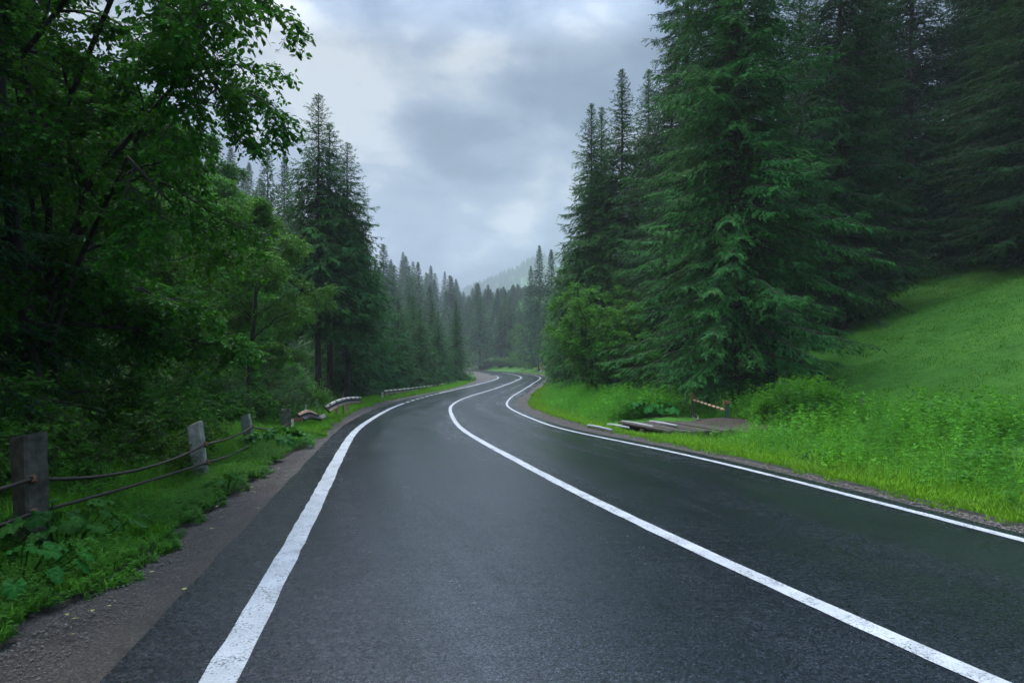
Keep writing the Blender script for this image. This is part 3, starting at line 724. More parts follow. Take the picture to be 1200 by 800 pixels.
copy_thing(dB,gxy(-12.6,30),2.0,'mid green tree just behind the lighter green one',None,1.08)
copy_thing(dB,gxy(-13.0,37),4.1,'leafy tree hugging the foot of the tallest left spruce',None,.75)
for i,(x,y,s,rz,lab) in enumerate([(-13.5,22,1.25,1.0,'large leafy tree in the second rank behind the fence'),(-13.5,17,1.2,2.2,'dark leafy tree far left behind the cable fence'),
                               (-10.6,12.2,1.0,3.3,'leafy tree at the left edge in deep shade'),(-17,27,1.5,4.4,'tall leafy tree deep in the left wood'),
                               (-15,34,1.35,5.5,'leafy tree deep in the wood behind the lighter green one'),(-20,38,1.6,.5,'highest leafy crown deep in the left wood'),(-18,20,1.5,1.7,'leafy tree deep in the far left shade'),
                               (-14,12,1.3,2.7,'leafy tree beyond the left edge of the fence')]):
    copy_thing(dA if i%2 else dB,gxy(x,y),rz,lab,None,s)
copy_thing(dA,gxy(-7.0,2.6),.6,'unseen leafy tree added beside the camera to shade the left verge',None,1.2)  # stands out of view, added to deepen the shade on the near left verge
copy_thing(dB,gxy(-7.6,-1.5),.6,'leafy tree standing left behind the camera',None,1.2)
copy_thing(sec,gxy(-9.4,9.2),2.0,'dark spruce with hanging boughs at the far left edge',None,(.66,.66,.62))
copy_thing(sec,gxy(-9.2,4.6),.2,'dark spruce shading the left verge beside the camera',None,(.66,.66,.7))
# shrubs
shr=bush('willow_shrub', broadleaf(61,2.9,2.0,.022,stems=20,leaf=.075,per=(7,6,5,7),flat=.2,narrow=.6), LEAF_PALE, BARK_DARK,
     'pale grey green willow shrub behind the two far fence posts','shrub',gxy(-9.4,23.0))
shd=bush('leafy_shrub', broadleaf(62,2.2,1.6,.02,stems=18,leaf=.075,per=(6,6,5,7),flat=.3), LEAF_DARK, BARK_DARK,
     'dark shrub right behind the nearest fence post','shrub',gxy(-6.7,8.7))
for i,(x,y,s,rz,lab) in enumerate([(-8.2,9.0,1.1,1,'dark shrub at the left edge beneath hanging spruce boughs'),(-6.6,10.6,.85,2,'dark shrub below the overhanging leafy tree'),(-8.3,13.5,1.0,3,'shaded shrub between the first two fence posts'),
        (-8.4,16.6,.7,4,'small shrub behind the leaning second post'),(-9.8,19.5,.95,5,'shrub left of the pale willow shrub'),(-10.5,15.5,1.3,.3,'tall shrub deep under the dark leafy tree'),
        (-10,20.5,1.3,.9,'tall shrub behind the low spreading limbs'),(-12.2,38,.7,.2,'low shrub at the foot of the bare spruce trunks'),(-12.3,47,.7,1.8,'low shrub in the dark behind the near guardrail end'),(-11.5,27,1.2,3.7,'shrub in the gap behind the pale willow shrub')]):
    copy_thing(shd,gxy(x,y),rz,lab,None,s)
copy_thing(shr,gxy(-12.2,30),2,'pale shrub behind the broken rail posts',None,.95)
haz=bush('hazel_bush', broadleaf(63,7.4,1.7,.04,stems=34,leaf=.12,per=(7,6,6,8),flat=.25), LEAF_MID, BARK_DARK,
     'light green hazel bush right of the road below the pointed spruces','bush',gp(706,40))
copy_thing(haz,gp(728,38),2.0,'smaller green bush between the hazel and the huge spruce',None,(.8,.8,.62))
copy_thing(haz,gp(716,56),3.0,'green bush at the roadside just beyond the hazel',None,(.95,.95,.8))
for px,Y,s,rz,lab in [(586,224,.55,1,'hazy low bush leftmost beyond the far bend'),(598,216,.5,2,'hazy low bush second beyond the far bend'),(610,207,.55,3,'hazy low bush third beyond the far bend, nearing the sign'),(622,197,.5,4,'hazy low bush left of the orange road sign')]:
    copy_thing(haz,gp(px,Y),rz,lab,None,(s*1.9,s*1.9,s))
bf=tree('broadleaf_tree', broadleaf(64,13,3.6,.16,limbs=20,crown0=.06,leaf=.32,per=(6,5,4,6),flat=.2,simple_leaf=True), LEAF_MID, BARK_DARK,
     'rounded leafy tree beside the orange road sign','tree',gp(650,160),0)
for px,Y,s,rz,lab in [(600,232,.8,6,'low hazy leafy tree at the very end of the visible road'),(626,206,.75,7,'small leafy tree low beside the road sign, on its left'),(586,246,.7,8,'leafy tree under the hazy spruces where the road vanishes'),(610,212,1.0,1,'rounded leafy tree leftmost of those behind the far bend'),(620,196,1.05,2,'leafy tree between the road sign and the valley spruces'),(634,182,1.1,3,'leafy tree rising right behind the road sign'),
                      (664,118,.85,4,'leafy tree on the inside of the right bend'),(648,135,.8,5,'low leafy tree near the road sign, on its right')]:
    copy_thing(bf,gp(px,Y),rz,lab,None,s)

# ------------------------------------------------------------------ ground vegetation (stuff)
BL_V=np.array([[-.5,0,0],[.5,0,0],[-.35,.5,.0],[.35,.5,.0],[0,1,0]])
def blades(name,label,cat,X,Y,h,mat,w=.012,lean=.35,tintm=.45,seed=0,zoff=-.01):
    g=np.random.default_rng(seed); n=len(X); Z=gz(X,Y)+zoff
    az=g.random(n)*6.283; d1=np.stack([np.cos(az),np.sin(az)],-1); ln=lean*g.random(n)**.7
    side=np.stack([-np.sin(az),np.cos(az),0*az],-1)
    hh=h*(.5+.8*g.random(n)); ww=w*(.6+.8*g.random(n))
    base=np.stack([X,Y,Z],-1)
    def pt(u,bend,sx):
        off=np.stack([d1[:,0]*ln*hh*bend,d1[:,1]*ln*hh*bend,hh*u],-1); return base+off+side*(ww*sx)[:,None]
    V=np.stack([pt(0,0,-.5),pt(0,0,.5),pt(.5,.3,-.42),pt(.5,.3,.42),pt(.5+.5*.85,1.15,0)],1).reshape(-1,3)
    i=np.arange(n)[:,None]*5
    T=np.concatenate([i+np.array([[2,3,4]]),i+np.array([[0,1,3]]),i+np.array([[0,3,2]])])
    t=np.clip(g.normal(tintm,.22,n),0,1)
    return stuff(build(name,V,T,mat,tint=np.repeat(t,5)),label,cat)
def scatter_left(n,y0,y1,d0,d1,g,p=1.0,pw=1.6):
    Y=y0+(y1-y0)*g.random(n)**pw; dl=d0+(d1-d0)*g.random(n)**p
    X=L_GRAV(Y)-dl+.22*vnoise(Y*3,Y*0)+.30*vnoise(Y*.9,Y*0+7)+.12*vnoise(Y*9,Y*0+3); return X,Y
def scatter_right(n,y0,y1,d0,d1,g,p=1.0,pw=1.6):
    Y=y0+(y1-y0)*g.random(n)**pw; dr=d0+(d1-d0)*g.random(n)**p
    X=R_GRAV(Y)+dr+.10*vnoise(Y*3,Y*0+5)*2; return X,Y
g=np.random.default_rng(9)
def deck_mask(X,Y): return (X>3.3)&(X<9.4)&(Y>18.4)&(Y<26.5)&(np.abs((X-3.6)*.97+(Y-22.4)*.25-1.6)<2.6)
X,Y=scatter_left(90000,2.2,22,.0,3.2,g,1.0,1.3)
keep=(vnoise(X*1.3,Y*1.3)>-.32)&(vnoise(X*4,Y*4+11)>-.33+.25*np.exp(-(L_GRAV(Y)-X)/.3)); X,Y=X[keep],Y[keep]
dl=L_GRAV(Y)-X
blades('verge_grass','fresh green grass along the left gravel shoulder under the cables','grass',X,Y,np.interp(dl,[0,.5,1.2,3],[.05,.12,.26,.34])*np.clip(1+1.4*vnoise(X*2.3,Y*2.3)+.8*vnoise(X*.8,Y*.8),.3,1.9),GRASS_SHADE,.009,.8,seed=1)
X,Y=scatter_left(60000,18,110,.0,3.5,g,1.0,1.9)
blades('verge_grass','bright grass running along the guardrails on the left','grass',X,Y,np.interp(L_GRAV(Y)-X,[0,.6,3],[.10,.2,.35]),GRASSM,.03,.5,.62,seed=2)
X,Y=scatter_right(60000,3.0,60,.0,1.5,g,1.2,1.5); k=~deck_mask(X,Y); X,Y=X[k],Y[k]
blades('verge_grass','bright yellow green grass strip along the right gravel','grass',X,Y,np.interp(X-R_GRAV(Y),[0,.5,1.5],[.06,.12,.25]),GRASSM,.016,.6,.72,seed=3)
X,Y=scatter_right(16000,50,185,.0,2.0,g,1.0,1.4)
blades('verge_grass','bright grass at the outside of the far bend','grass',X,Y,.22,GRASSM,.07,.5,.6,seed=4)
# meadow on the slope
n=300000
X=g.uniform(6,38,n); Y=g.uniform(12,44,n); df=(X-13)*.9+(Y-17.5)*.44
k=(df>-1.2)&(X-R_GRAV(Y)>3.5)&(g.random(n)<.95); X,Y=X[k],Y[k]
blades('meadow_grass','short green grass on the sloping meadow','grass',X,Y,.06+.05*vnoise(X*.8,Y*.8),MEADOW,.016,.9,.5,seed=5)
n=60000; X=g.uniform(6,38,n); Y=g.uniform(12,44,n); df=(X-13)*.9+(Y-17.5)*.44
k=(df>-1.0)&(X-R_GRAV(Y)>3.5)&(vnoise(X*.7+50,Y*.7)+.5*vnoise(X*2.1,Y*2.1+30)>.17); X,Y=X[k],Y[k]
blades('meadow_tufts','taller darker grass tufts dotted over the sloping meadow','grass',X,Y,.16,MEADOW,.016,.8,.12,seed=6)
# leafy weeds
def herb_template(seed,pairs,stem_h,leaf,w):
    g=np.random.default_rng(seed); V=[];T=[];c=0
    pos=[];d=[];s=[]
    for i in range(pairs):
        z=stem_h*(.12+.86*i/(pairs-1)); a0=i*1.57+g.normal(0,.3)
        for k in (0,math.pi):
            a=a0+k+g.normal(0,.25); e=g.normal(-.05+.5*i/pairs,.25)
            pos.append([.03*g.normal()*z,.03*g.normal()*z,z]); d.append([math.cos(a)*math.cos(e),math.sin(a)*math.cos(e),math.sin(e)]); s.append(leaf*(1.1-.6*i/pairs)*g.uniform(.7,1.3))
    for i in range(6):
        a=i*1.05; pos.append([0,0,stem_h]); d.append([math.cos(a)*.7,math.sin(a)*.7,.7]); s.append(leaf*.5)
    pos=np.array(pos);d=np.array(d);s=np.array(s)
    V,F,_=expand(LEAF2_V*np.array([w,1,1]),LEAF2_T,pos,d,np.tile([0,0,1.],(len(pos),1))+g.normal(0,.25,(len(pos),3)),s,s,np.zeros(len(pos)))
    st=np.array([[-.005,0,0],[.005,0,0],[0,.008,stem_h]]); F=np.concatenate([F,np.array([[0,1,2]])+len(V)]); V=np.concatenate([V,st])
    return V,F
HT=[herb_template(1,13,1,.15,.7),herb_template(2,17,1,.12,.5),herb_template(3,9,1,.19,.9),herb_template(4,22,1,.11,.32)]
def herbs(name,label,X,Y,h,mat,seed,tm=.45):
    g=np.random.default_rng(seed); Z=gz(X,Y)-.03; n=len(X)
    pick=(np.clip((vnoise(X*.6+40,Y*.6)+.5)*4+g.normal(0,.6,n),0,3.99)).astype(int)
    VV=[];FF=[];TT=[];c=0
    hh=h*(.65+.6*g.random(n))
    tl=np.clip(tm+.9*vnoise(X*.9+7,Y*.9)+g.normal(0,.2,n),0,1)
    for k,(V,F) in enumerate(HT):
        m=np.where(pick==k)[0]
        if not len(m): continue
        a=g.random(len(m))*6.283; c_,s_=np.cos(a),np.sin(a); q=hh[m]; wd=np.clip(q,.25,.9)*1.15
        lx,ly=g.normal(0,.24,len(m)),g.normal(0,.24,len(m))
        P=np.stack([(V[None,:,0]*c_[:,None]-V[None,:,1]*s_[:,None])*wd[:,None]+V[None,:,2]*q[:,None]*lx[:,None]+X[m][:,None],
                    (V[None,:,0]*s_[:,None]+V[None,:,1]*c_[:,None])*wd[:,None]+V[None,:,2]*q[:,None]*ly[:,None]+Y[m][:,None],
                    V[None,:,2]*q[:,None]+Z[m][:,None]],-1)
        VV.append(P.reshape(-1,3)); FF.append((F[None]+(np.arange(len(m))*len(V))[:,None,None]).reshape(-1,3)+c); c+=len(m)*len(V)
        tt=np.repeat(tl[m],len(V)).reshape(len(m),-1)+g.normal(0,.08,(len(m),len(V))); TT.append(np.clip(tt,0,1).ravel())
    return stuff(build(name,np.concatenate(VV),np.concatenate(FF),mat,tint=np.concatenate(TT)),label,'weeds')
n=16000
X=g.uniform(3,26,n); Y=g.uniform(5,34,n); dr=X-R_GRAV(Y); df=(X-13)*.9+(Y-17.5)*.44
k=(dr>.55+.3*vnoise(Y*1.2,Y*0))&(df<-.4+1.6*vnoise(X*.5,Y*.5)+.9*g.random(n))&~deck_mask(X,Y)&(X/Y<.95); X,Y=X[k],Y[k]; dr=X-R_GRAV(Y)
h=np.interp(dr,[.5,1.2,2.5,6,12],[.18,.34,.50,.55,.42])*np.clip(1.05+2.0*vnoise(X*.62+3,Y*.62)+.5*vnoise(X*1.9,Y*1.9),.35,1.9)
herbs('roadside_weeds','tall leafy weeds crowding the right verge below the meadow',X,Y,h,WEED,11)
X,Y=scatter_right(5200,20,75,.7,4.5,g,.8,1.2); k=~deck_mask(X,Y); X,Y=X[k],Y[k]
herbs('roadside_weeds','bright weeds between the road bend and the hazel bush',X,Y,np.interp(X-R_GRAV(Y),[.6,2,4],[.3,.7,1.0]),WEED,12,.6)
n=20000; X=g.uniform(3,26,n); Y=g.uniform(5,34,n); dr=X-R_GRAV(Y); df=(X-13)*.9+(Y-17.5)*.44
k=(dr>.7)&(df<.3+1.5*vnoise(X*.5+9,Y*.5))&~deck_mask(X,Y)&(X/Y<.95)&(vnoise(X*.4+20,Y*.4)>-.12); X,Y=X[k],Y[k]
blades('tall_grass','long thin grass standing among the right hand weeds','grass',X,Y,.48*(1+.8*vnoise(X*.6+3,Y*.6)),GRASSM,.011,.7,.35,seed=8)
n=2600; X=g.normal(8.6,1.3,n); Y=g.normal(21.6,.8,n); k=~deck_mask(X,Y)&(X-R_GRAV(Y)>2); X,Y=X[k],Y[k]
herbs('weed_thicket','rounded thicket of darker weeds at the meadow foot right of the barrier',X,Y,.95*np.exp(-((X-8.9)/2.2)**2-((Y-21)/1.6)**2)+.3,WEED,13,.3)
X,Y=scatter_left(3800,4.5,42,1.3,4.5,g,.8,1.3)
herbs('undergrowth','shaded leafy undergrowth behind the cable fence',X,Y,np.interp(L_GRAV(Y)-X,[1.2,2.5,5],[.25,.5,.7]),LEAF_MID,14)
X,Y=scatter_left(9000,2.4,18,.0,1.35,g,1.0,1.2)
herbs('low_herbs','small leafy herbs at the edge of the left gravel',X,Y,np.interp(L_GRAV(Y)-X,[0,.5,1.3],[.08,.17,.24])*(1+1.3*vnoise(X*2,Y*2)),LOWHERB,15,.5)
# small specks: stones, fallen leaves, flowers
def stones(name,label,X,Y,size,mat,zf,seed):
    g=np.random.default_rng(seed); n=len(X)
    o=np.array([[1,0,0],[-1,0,0],[0,1,0],[0,-1,0],[0,0,.7],[0,0,-.7]],float); T=np.array([[0,2,4],[2,1,4],[1,3,4],[3,0,4],[2,0,5],[1,2,5],[3,1,5],[0,3,5]])
    V=o[None]*(size*(.4+g.random(n)**2.5*1.6))[:,None,None]*(1+g.normal(0,.25,(n,6,3)))
    a=g.random(n)*6.28; c,s=np.cos(a)[:,None],np.sin(a)[:,None]
    V=np.stack([V[...,0]*c-V[...,1]*s,V[...,0]*s+V[...,1]*c,V[...,2]*.7],-1)+np.stack([X,Y,zf(X,Y)],-1)[:,None]
    return stuff(build(name,V.reshape(-1,3),(T[None]+(np.arange(n)*6)[:,None,None]).reshape(-1,3),mat),label,'gravel')
Y=2.0+26*g.random(26000)**1.9; X=L_GRAV(Y)+(L_EDGE(Y)-L_GRAV(Y)-.03)*g.random(len(Y))
stones('gravel','loose pebbles on the left gravel shoulder',X,Y,.0055,STONE,lambda X,Y: zr(Y)-.045,21)
Y=5+25*g.random(9000)**1.3; X=R_EDGE(Y)+.03+grav_w(Y)*g.random(len(Y))
stones('gravel','loose pebbles on the right gravel shoulder',X,Y,.012,STONE,lambda X,Y: zr(Y)-.045,22)
n=46; Y=2.6+9*g.random(n); X=L_GRAV(Y)+(L_EDGE(Y)-L_GRAV(Y))*g.random(n)**1.5
V,F,_=expand(LEAF_V,LEAF_T,np.stack([X,Y,zr(Y)-.022],-1),np.stack([g.normal(size=n),g.normal(size=n),.15*g.random(n)],-1),np.tile([0,0,1.],(n,1))+g.normal(0,.2,(n,3)),np.full(n,.045),np.full(n,.05),np.zeros(n))
stuff(build('fallen_leaves',V,F,FALLEN),'yellowed leaves scattered on the left gravel shoulder','leaves')
cl=g.uniform(0,1,(9,2))*np.array([15,13])+np.array([9,22]); ci=g.integers(0,9,110); X=cl[ci,0]+g.normal(0,.7,110); Y=cl[ci,1]+g.normal(0,.4,110)
P=np.stack([X,Y,gz(X,Y)+.13],-1); n=110
V=[];F=[]
for k in range(5):
    a=k*1.2566; v,f,_=expand(LEAF2_V,LEAF2_T,P,np.tile([math.cos(a),math.sin(a),.3],(n,1)),np.tile([0,0,1.],(n,1)),np.full(n,.04),np.full(n,.03),np.zeros(n)); F.append(f+k*len(v)); V.append(v)
stuff(build('meadow_flowers',np.concatenate(V),np.concatenate(F),FLOWER),'tiny white flowers dotted over the sloping meadow','flowers')

# big-leaved plants
def butterbur(name,label,loc,n,r,leaf,seed,hmax=.45):
    g=np.random.default_rng(seed); root=thing(name,label,'plant',loc)
    st=MB(); V=[];F=[];tn=[];c=0
    for i in range(n):
        a=i*2.4+g.normal(0,.4); rr=r*math.sqrt((i+.6)/n)*g.uniform(.75,1.15); h=hmax*(1-.55*(i/n))*g.uniform(.7,1.15)+.06
        tip=np.array([rr*math.cos(a),rr*math.sin(a),h]); b0=np.array([.15*rr*math.cos(a),.15*rr*math.sin(a),-.05])
        st.tube([b0,b0*.5+tip*.5+np.array([0,0,.08*h]),tip],[.009,.007,.005],5)
        s=leaf*g.uniform(.6,1.15); m=28; th=np.linspace(0,2*math.pi,m,endpoint=False)
        rad_=s*.5*(1+.12*np.cos(2*th)+.07*np.abs(np.sin(3.5*th+i))+.06*g.normal(size=m)); rad_[0]*=.45; rad_[1]*=.85; rad_[-1]*=.85
        tilt=g.uniform(.1,.85); ca,sa=math.cos(a),math.sin(a)
        rings=[(.0,0),(.5,.0),(1,0)]
        L=[[.0,0,0]]
        for q in (.35,.7,1.0):
            for k in range(m):
                x=-math.cos(th[k])*rad_[k]*q+s*.22; y=math.sin(th[k])*rad_[k]*q
                z=.30*abs(y)*(1.2-.7*q)-.13*(q**2)*s+.075*math.sin(th[k]*7+i)*q*s+.03*s*g.normal()*q
                L.append([x,y,z])
        L=np.array(L); L=L@rot(0,tilt,0).T@rot(g.normal(0,.15),0,0).T
        L=np.stack([L[:,0]*ca-L[:,1]*sa,L[:,0]*sa+L[:,1]*ca,L[:,2]],-1)+tip
        T=[[0,1+k,1+(k+1)%m] for k in range(m)]
        for w_ in (0,m):
            for k in range(m): T+= [[1+w_+k,1+w_+m+k,1+w_+m+(k+1)%m],[1+w_+k,1+w_+m+(k+1)%m,1+w_+(k+1)%m]]
        V.append(L);F.append(np.array(T)+c);c+=len(L);tn+=[g.normal(.45,.22)]*len(L)
    build('leaves',np.concatenate(V),np.concatenate(F),BIGLEAF,root,tint=np.clip(tn,0,1),smooth=True)
    st.make('stalks',BIGLEAF,root)
    return root
butterbur('butterbur_plant','big leaved plant at the foot of the nearest fence post',ground_px(72,648),30,.62,.19,1,.40)
butterbur('butterbur_plant','low broad leaved plant in the near left corner of the verge',ground_px(22,690),26,.55,.15,2,.24)
butterbur('butterbur_plant','broad leaved plant below the darkest fence post',ground_px(328,524),14,.65,.34,3,.34)
butterbur('butterbur_plant','small broad leaved seedling below the second fence post',ground_px(266,575),5,.2,.16,4,.16)
butterbur('butterbur_plant','broad leaved plant behind the plank bridge',gxy(5.6,27.0),16,1.1,.50,5,.75)
butterbur('butterbur_plant','low broad leaved plant at the right gravel edge amid weeds',ground_px(960,548),10,.4,.15,7,.22)

# ------------------------------------------------------------------ cable fence
def fence_post(label,basepx,Y,w,d,h,mat,tilt,rz,chip,clamps,seed):
    g=np.random.default_rng(seed); x,y=at_px(basepx,Y); z=gz1(x,y)
    r=thing('fence_post',label,'post',(x,y,z),0)
    # shaft: 5 rings of a chamfered rectangle, broken slanting head
    c=.025; ring=[(-w/2+c,-d/2),(w/2-c,-d/2),(w/2,-d/2+c),(w/2,d/2-c),(w/2-c,d/2),(-w/2+c,d/2),(-w/2,d/2-c),(-w/2,-d/2+c)]
    V=[];m=len(ring);lv=[-.35,.1*h,.35*h,.6*h,.8*h,1.0*h]
    for k,zz in enumerate(lv):
        for (a,b) in ring:
            tz=zz+(chip*(-(a/w))+g.normal(0,.012) if k==len(lv)-1 else 0)
            V.append([a+g.normal(0,.004),b+g.normal(0,.004),tz])
    Qs=[[k*m+i,k*m+(i+1)%m,(k+1)*m+(i+1)%m,(k+1)*m+i] for k in range(len(lv)-1) for i in range(m)]
    V=np.array(V); top=len(V); V=np.concatenate([V,[[0,0,h+g.normal(0,.01)]]])
    T=[[top,(len(lv)-1)*m+i,(len(lv)-1)*m+(i+1)%m] for i in range(m)]
    M=rot(tilt[0],tilt[1],rz); V=V@M.T
    build('shaft',V,[np.array(Qs),np.array(T)],mat,r)
    out=[]
    for zc in clamps:
        p=M@np.array([w/2+.005,-d*.25,zc]); b=MB()
        for j in range(3):
            th=np.linspace(0,2*math.pi,11); rr=.028+.004*j
            b.tube([p+np.array([math.cos(q)*rr*.8,(.012*j-.012)+.01*math.sin(q*2),math.sin(q)*rr]) for q in th],.008,6)
        b.tube([p+np.array([-.06,.01,.015]),p,p+np.array([.05,-.01,-.02])],.012,6)
        b.make('wire_tie',RUST,r,smooth=True); out.append(p+np.array([x,y,z]))
    return r,out
FP=[]
FP.append(fence_post('broad brown grey concrete post nearest the camera, top left bare',38,6.15,.27,.20,1.08,CONCRETE_DARK,(0.0,-.06),-.5,-.05,(.70,.40),1))
FP.append(fence_post('pale leaning concrete post, second from the camera',237,9.9,.20,.16,.86,CONCRETE,(.03,-.12),.25,-.06,(.54,.28),2))
FP.append(fence_post('pale leaning concrete post, third from the camera',294,14.6,.20,.17,.72,CONCRETE,(.02,-.16),.2,-.05,(.46,.13),3))
FP.append(fence_post('dark mossy square concrete post ending the cable fence',335,18.4,.23,.21,.76,MOSSY,(.0,.01),.1,0,(.40,.10),4))
def cable(label,pts,r=.017):
    pts=np.asarray(pts,float)
    b=MB(); b.tube(pts,r,8); o=b.make('cable',CABLE,None,smooth=True); return tag(o,label,'cable')
def sagged(A,B,s,n=18):
    t=np.linspace(0,1,n)[:,None]; P=A*(1-t)+B*t; P[:,2]-=s*4*(t[:,0]*(1-t[:,0])); return P
for k,(lab,sg) in enumerate([('upper rusty steel cable sagging between the concrete posts',(.06,.14,.05,.10)),('lower rusty steel cable strung along the concrete posts',(.05,.02,.05,.03))]):
    q=[p[1][k] for p in FP]
    st=q[0]+np.array([-.15,-3.1,-.02])
    P=np.concatenate([sagged(st,q[0],sg[0])[:-1],sagged(q[0],q[1],sg[1])[:-1],sagged(q[1],q[2],sg[2])[:-1],sagged(q[2],q[3],sg[3])])
    P+=np.array([.0,0,0]); cable(lab,P)

# ------------------------------------------------------------------ guardrails
PROF=np.array([[0,-.155],[.045,-.13],[.045,-.06],[.0,-.02],[0,.02],[.045,.06],[.045,.13],[0,.155],[-.03,.155],[-.03,-.155]])
def beam(P,stripe,mats,parent,name='beam',roll=None,seedphase=0,thick=True):
    """sweep the rail section along P (k,3); stripes along the length alternate materials"""
    P=np.asarray(P,float); k=len(P); d=nrm(np.gradient(P,axis=0)); up=np.array([0,0,1.])
    n=nrm(np.cross(d,up)); 
    u=np.cross(n,d)
    if roll is not None:
        c,s=np.cos(roll)[:,None],np.sin(roll)[:,None]; n,u=n*c+u*s,u*c-n*s
    V=P[:,None]+PROF[None,:,0,None]*n[:,None]+PROF[None,:,1,None]*u[:,None]
    m=len(PROF); L=np.concatenate([[0],np.cumsum(np.linalg.norm(np.diff(P,axis=0),axis=1))])
    Qs=[];mi=[]
    for a in range(k-1):
        for i in range(m):
            Qs.append([a*m+i,a*m+(i+1)%m,(a+1)*m+(i+1)%m,(a+1)*m+i])
            lf=((L[a]+seedphase)/stripe)%1.0
            mi.append(1 if (lf<.72 and i in (5,6,7)) else (2 if (i in (0,1) and lf<.85) else 0))
    Vf=V.reshape(-1,3); T=[]
    for e in (0,k-1):
        c=Vf[e*m:(e+1)*m].mean(0); Vf=np.concatenate([Vf,[c]]); T+=[[len(Vf)-1,e*m+i,e*m+(i+1)%m] for i in range(m)]
    mi+= [0]*len(T)
    return build(name,Vf,[np.array(Qs),np.array(T)],mats,parent,midx=mi)
def curve_pts(pts,n):
    pts=np.asarray(pts,float); k=len(pts); out=[]
    pe=np.concatenate([[2*pts[0]-pts[1]],pts,[2*pts[-1]-pts[-2]]])
    for t in np.linspace(0,k-1-1e-6,n):
        i=int(t); f=t-i; p0,p1,p2,p3=pe[i:i+4]
        out.append(.5*((2*p1)+(-p0+p2)*f+(2*p0-5*p1+4*p2-p3)*f*f+(-p0+3*p1-3*p2+p3)*f**3))
    return np.array(out)
# long guardrail following the road
A=(450,46.5); 
Yr=np.linspace(46.5,99,12)
def rail_xy(Y): return np.interp(Y,[46.5,99],[0,1])
Xr=np.array([ (CX+(np.interp(y,[46.5,56,66,80,99],[450,473,495,521,546])-CX)-CX)/F_PX*y for y in Yr])
zb=gz(Xr,Yr)
root=thing('guardrail','long straight guardrail with dark and pale stripes beside the left lane','guardrail',(Xr[0],Yr[0],zb[0]))
pts=np.stack([Xr-Xr[0],Yr-Yr[0],np.array([zpx(np.interp(y,[46.5,99],[460.0,445.3]),y) for y in Yr])-zb[0]],-1)
pp=curve_pts(pts,220); beam(pp,2.2,[RAILDARK,RAILWHITE,RAILTAN],root)
for i in range(22):
    p=pp[int(i*219/21)]; gzp=gz1(p[0]+Xr[0],p[1]+Yr[0])-zb[0]
    b=MB(); b.box((p[0]-.10,p[1],(p[2]+gzp-.3)/2+.0),(.11,.12,p[2]-gzp+.3+.06)); b.make('post',RAILWHITE,root)
# crumpled rail pieces
def bent_rail(label,pix,stripe,mats,ph=0,rolls=None,posts=(),n=70):
    P=np.array([[*at_px(px,Y),zpx(py,Y)] for px,py,Y in pix]); o=P[0].copy(); o[2]=gz1(o[0],o[1])
    r=thing('bent_guardrail',label,'guardrail',tuple(o)); pp=curve_pts(P-o,n)
    rl=None if rolls is None else np.interp(np.linspace(0,1,n),np.linspace(0,1,len(rolls)),rolls)
    beam(pp,stripe,mats,r,roll=rl,seedphase=ph)
    for t,m,w in posts:
        p=pp[int(t*(n-1))]; gzp=gz1(p[0]+o[0],p[1]+o[1])-o[2]
        b=MB(); b.box((p[0]-.09,p[1],(p[2]+gzp-.2)/2),(w,w,abs(p[2]-gzp)+.3)); b.make('post',m,r)
    return r
bent_rail('short crumpled dark piece of rail lying beside the mossy post',[(352,489,20.5),(362,485.5,21.2),(373,488.5,22.4)],5,[RAILDARK,RAILTAN,RAILDARK],0,[.9,.3,.8],())
bent_rail('longer twisted striped rail lying past the crumpled dark piece',[(383,480,25.0),(391,475,26.4),(401,471,28.2),(411,469,30.5),(422,468.5,33)],1.15,[RAILDARK,RAILWHITE,RAILTAN],.3,[.7,.35,.15,0,0],((.42,RAILTAN,.10),(.72,RAILTAN,.10)))
r=thing('rail_bracket','orange rusty angle bracket standing between mossy post and crumpled rail','bracket',gxy(*at_px(343,20.2),0))
b=MB(); b.box((0,0,.17),(.07,.07,.5),m=0); b.make('upright',RAILWHITE,r); b=MB(); b.box((.13,.05,.40),(.30,.08,.10),rz=.2,tilt=(0,-.12)); b.make('arm',RUST,r)
r=thing('rail_stub','small pale broken rail end in grass between the two bent rails','rail stub',gxy(*at_px(378,24),0))
b=MB(); b.box((0,0,.24),(.20,.16,.12),rz=.3,tilt=(0,-.35)); b.make('cap',RAILWHITE,r); b=MB(); b.box((-.05,0,.05),(.08,.08,.36)); b.make('foot',RAILDARK,r)
r=thing('iron_stake','thin brown iron stake upright behind the twisted striped rail','stake',gxy(*at_px(402,28.6),0))
b=MB(); zt=zpx(462.5,28.6)-r.location.z; b.tube([(0,0,-.2),(.01,0,zt*.5),(0,0,zt)],.025,8); b.make('rod',RUST,r)
Yg=27.0; r=thing('pipe_barrier','low pipe barrier with white painted end behind the mossy post','barrier',gxy(*at_px(358,Yg),0)); bx,by,bz0=r.location
zt=zpx(465,Yg)-bz0; zb_=zpx(470.5,Yg)-bz0
b=MB(); b.tube([(0,0,-.1),(0,0,zb_)],.045,8); b.make('white_post_foot',RAILWHITE,r); b=MB(); b.tube([(0,0,zb_+.002),(0,0,zt+.05)],.04,8); b.make('post_head',RAILDARK,r)
e=(331-358)/F_PX*Yg; 
b=MB(); b.tube([(0,0,zt),(e*.55,0,zt-.02)],.035,8); b.make('pipe',RUST,r); b=MB(); b.tube([(e*.555,0,zt-.021),(e,0,zt-.06)],.04,8); b.make('white_pipe_end',RAILWHITE,r)

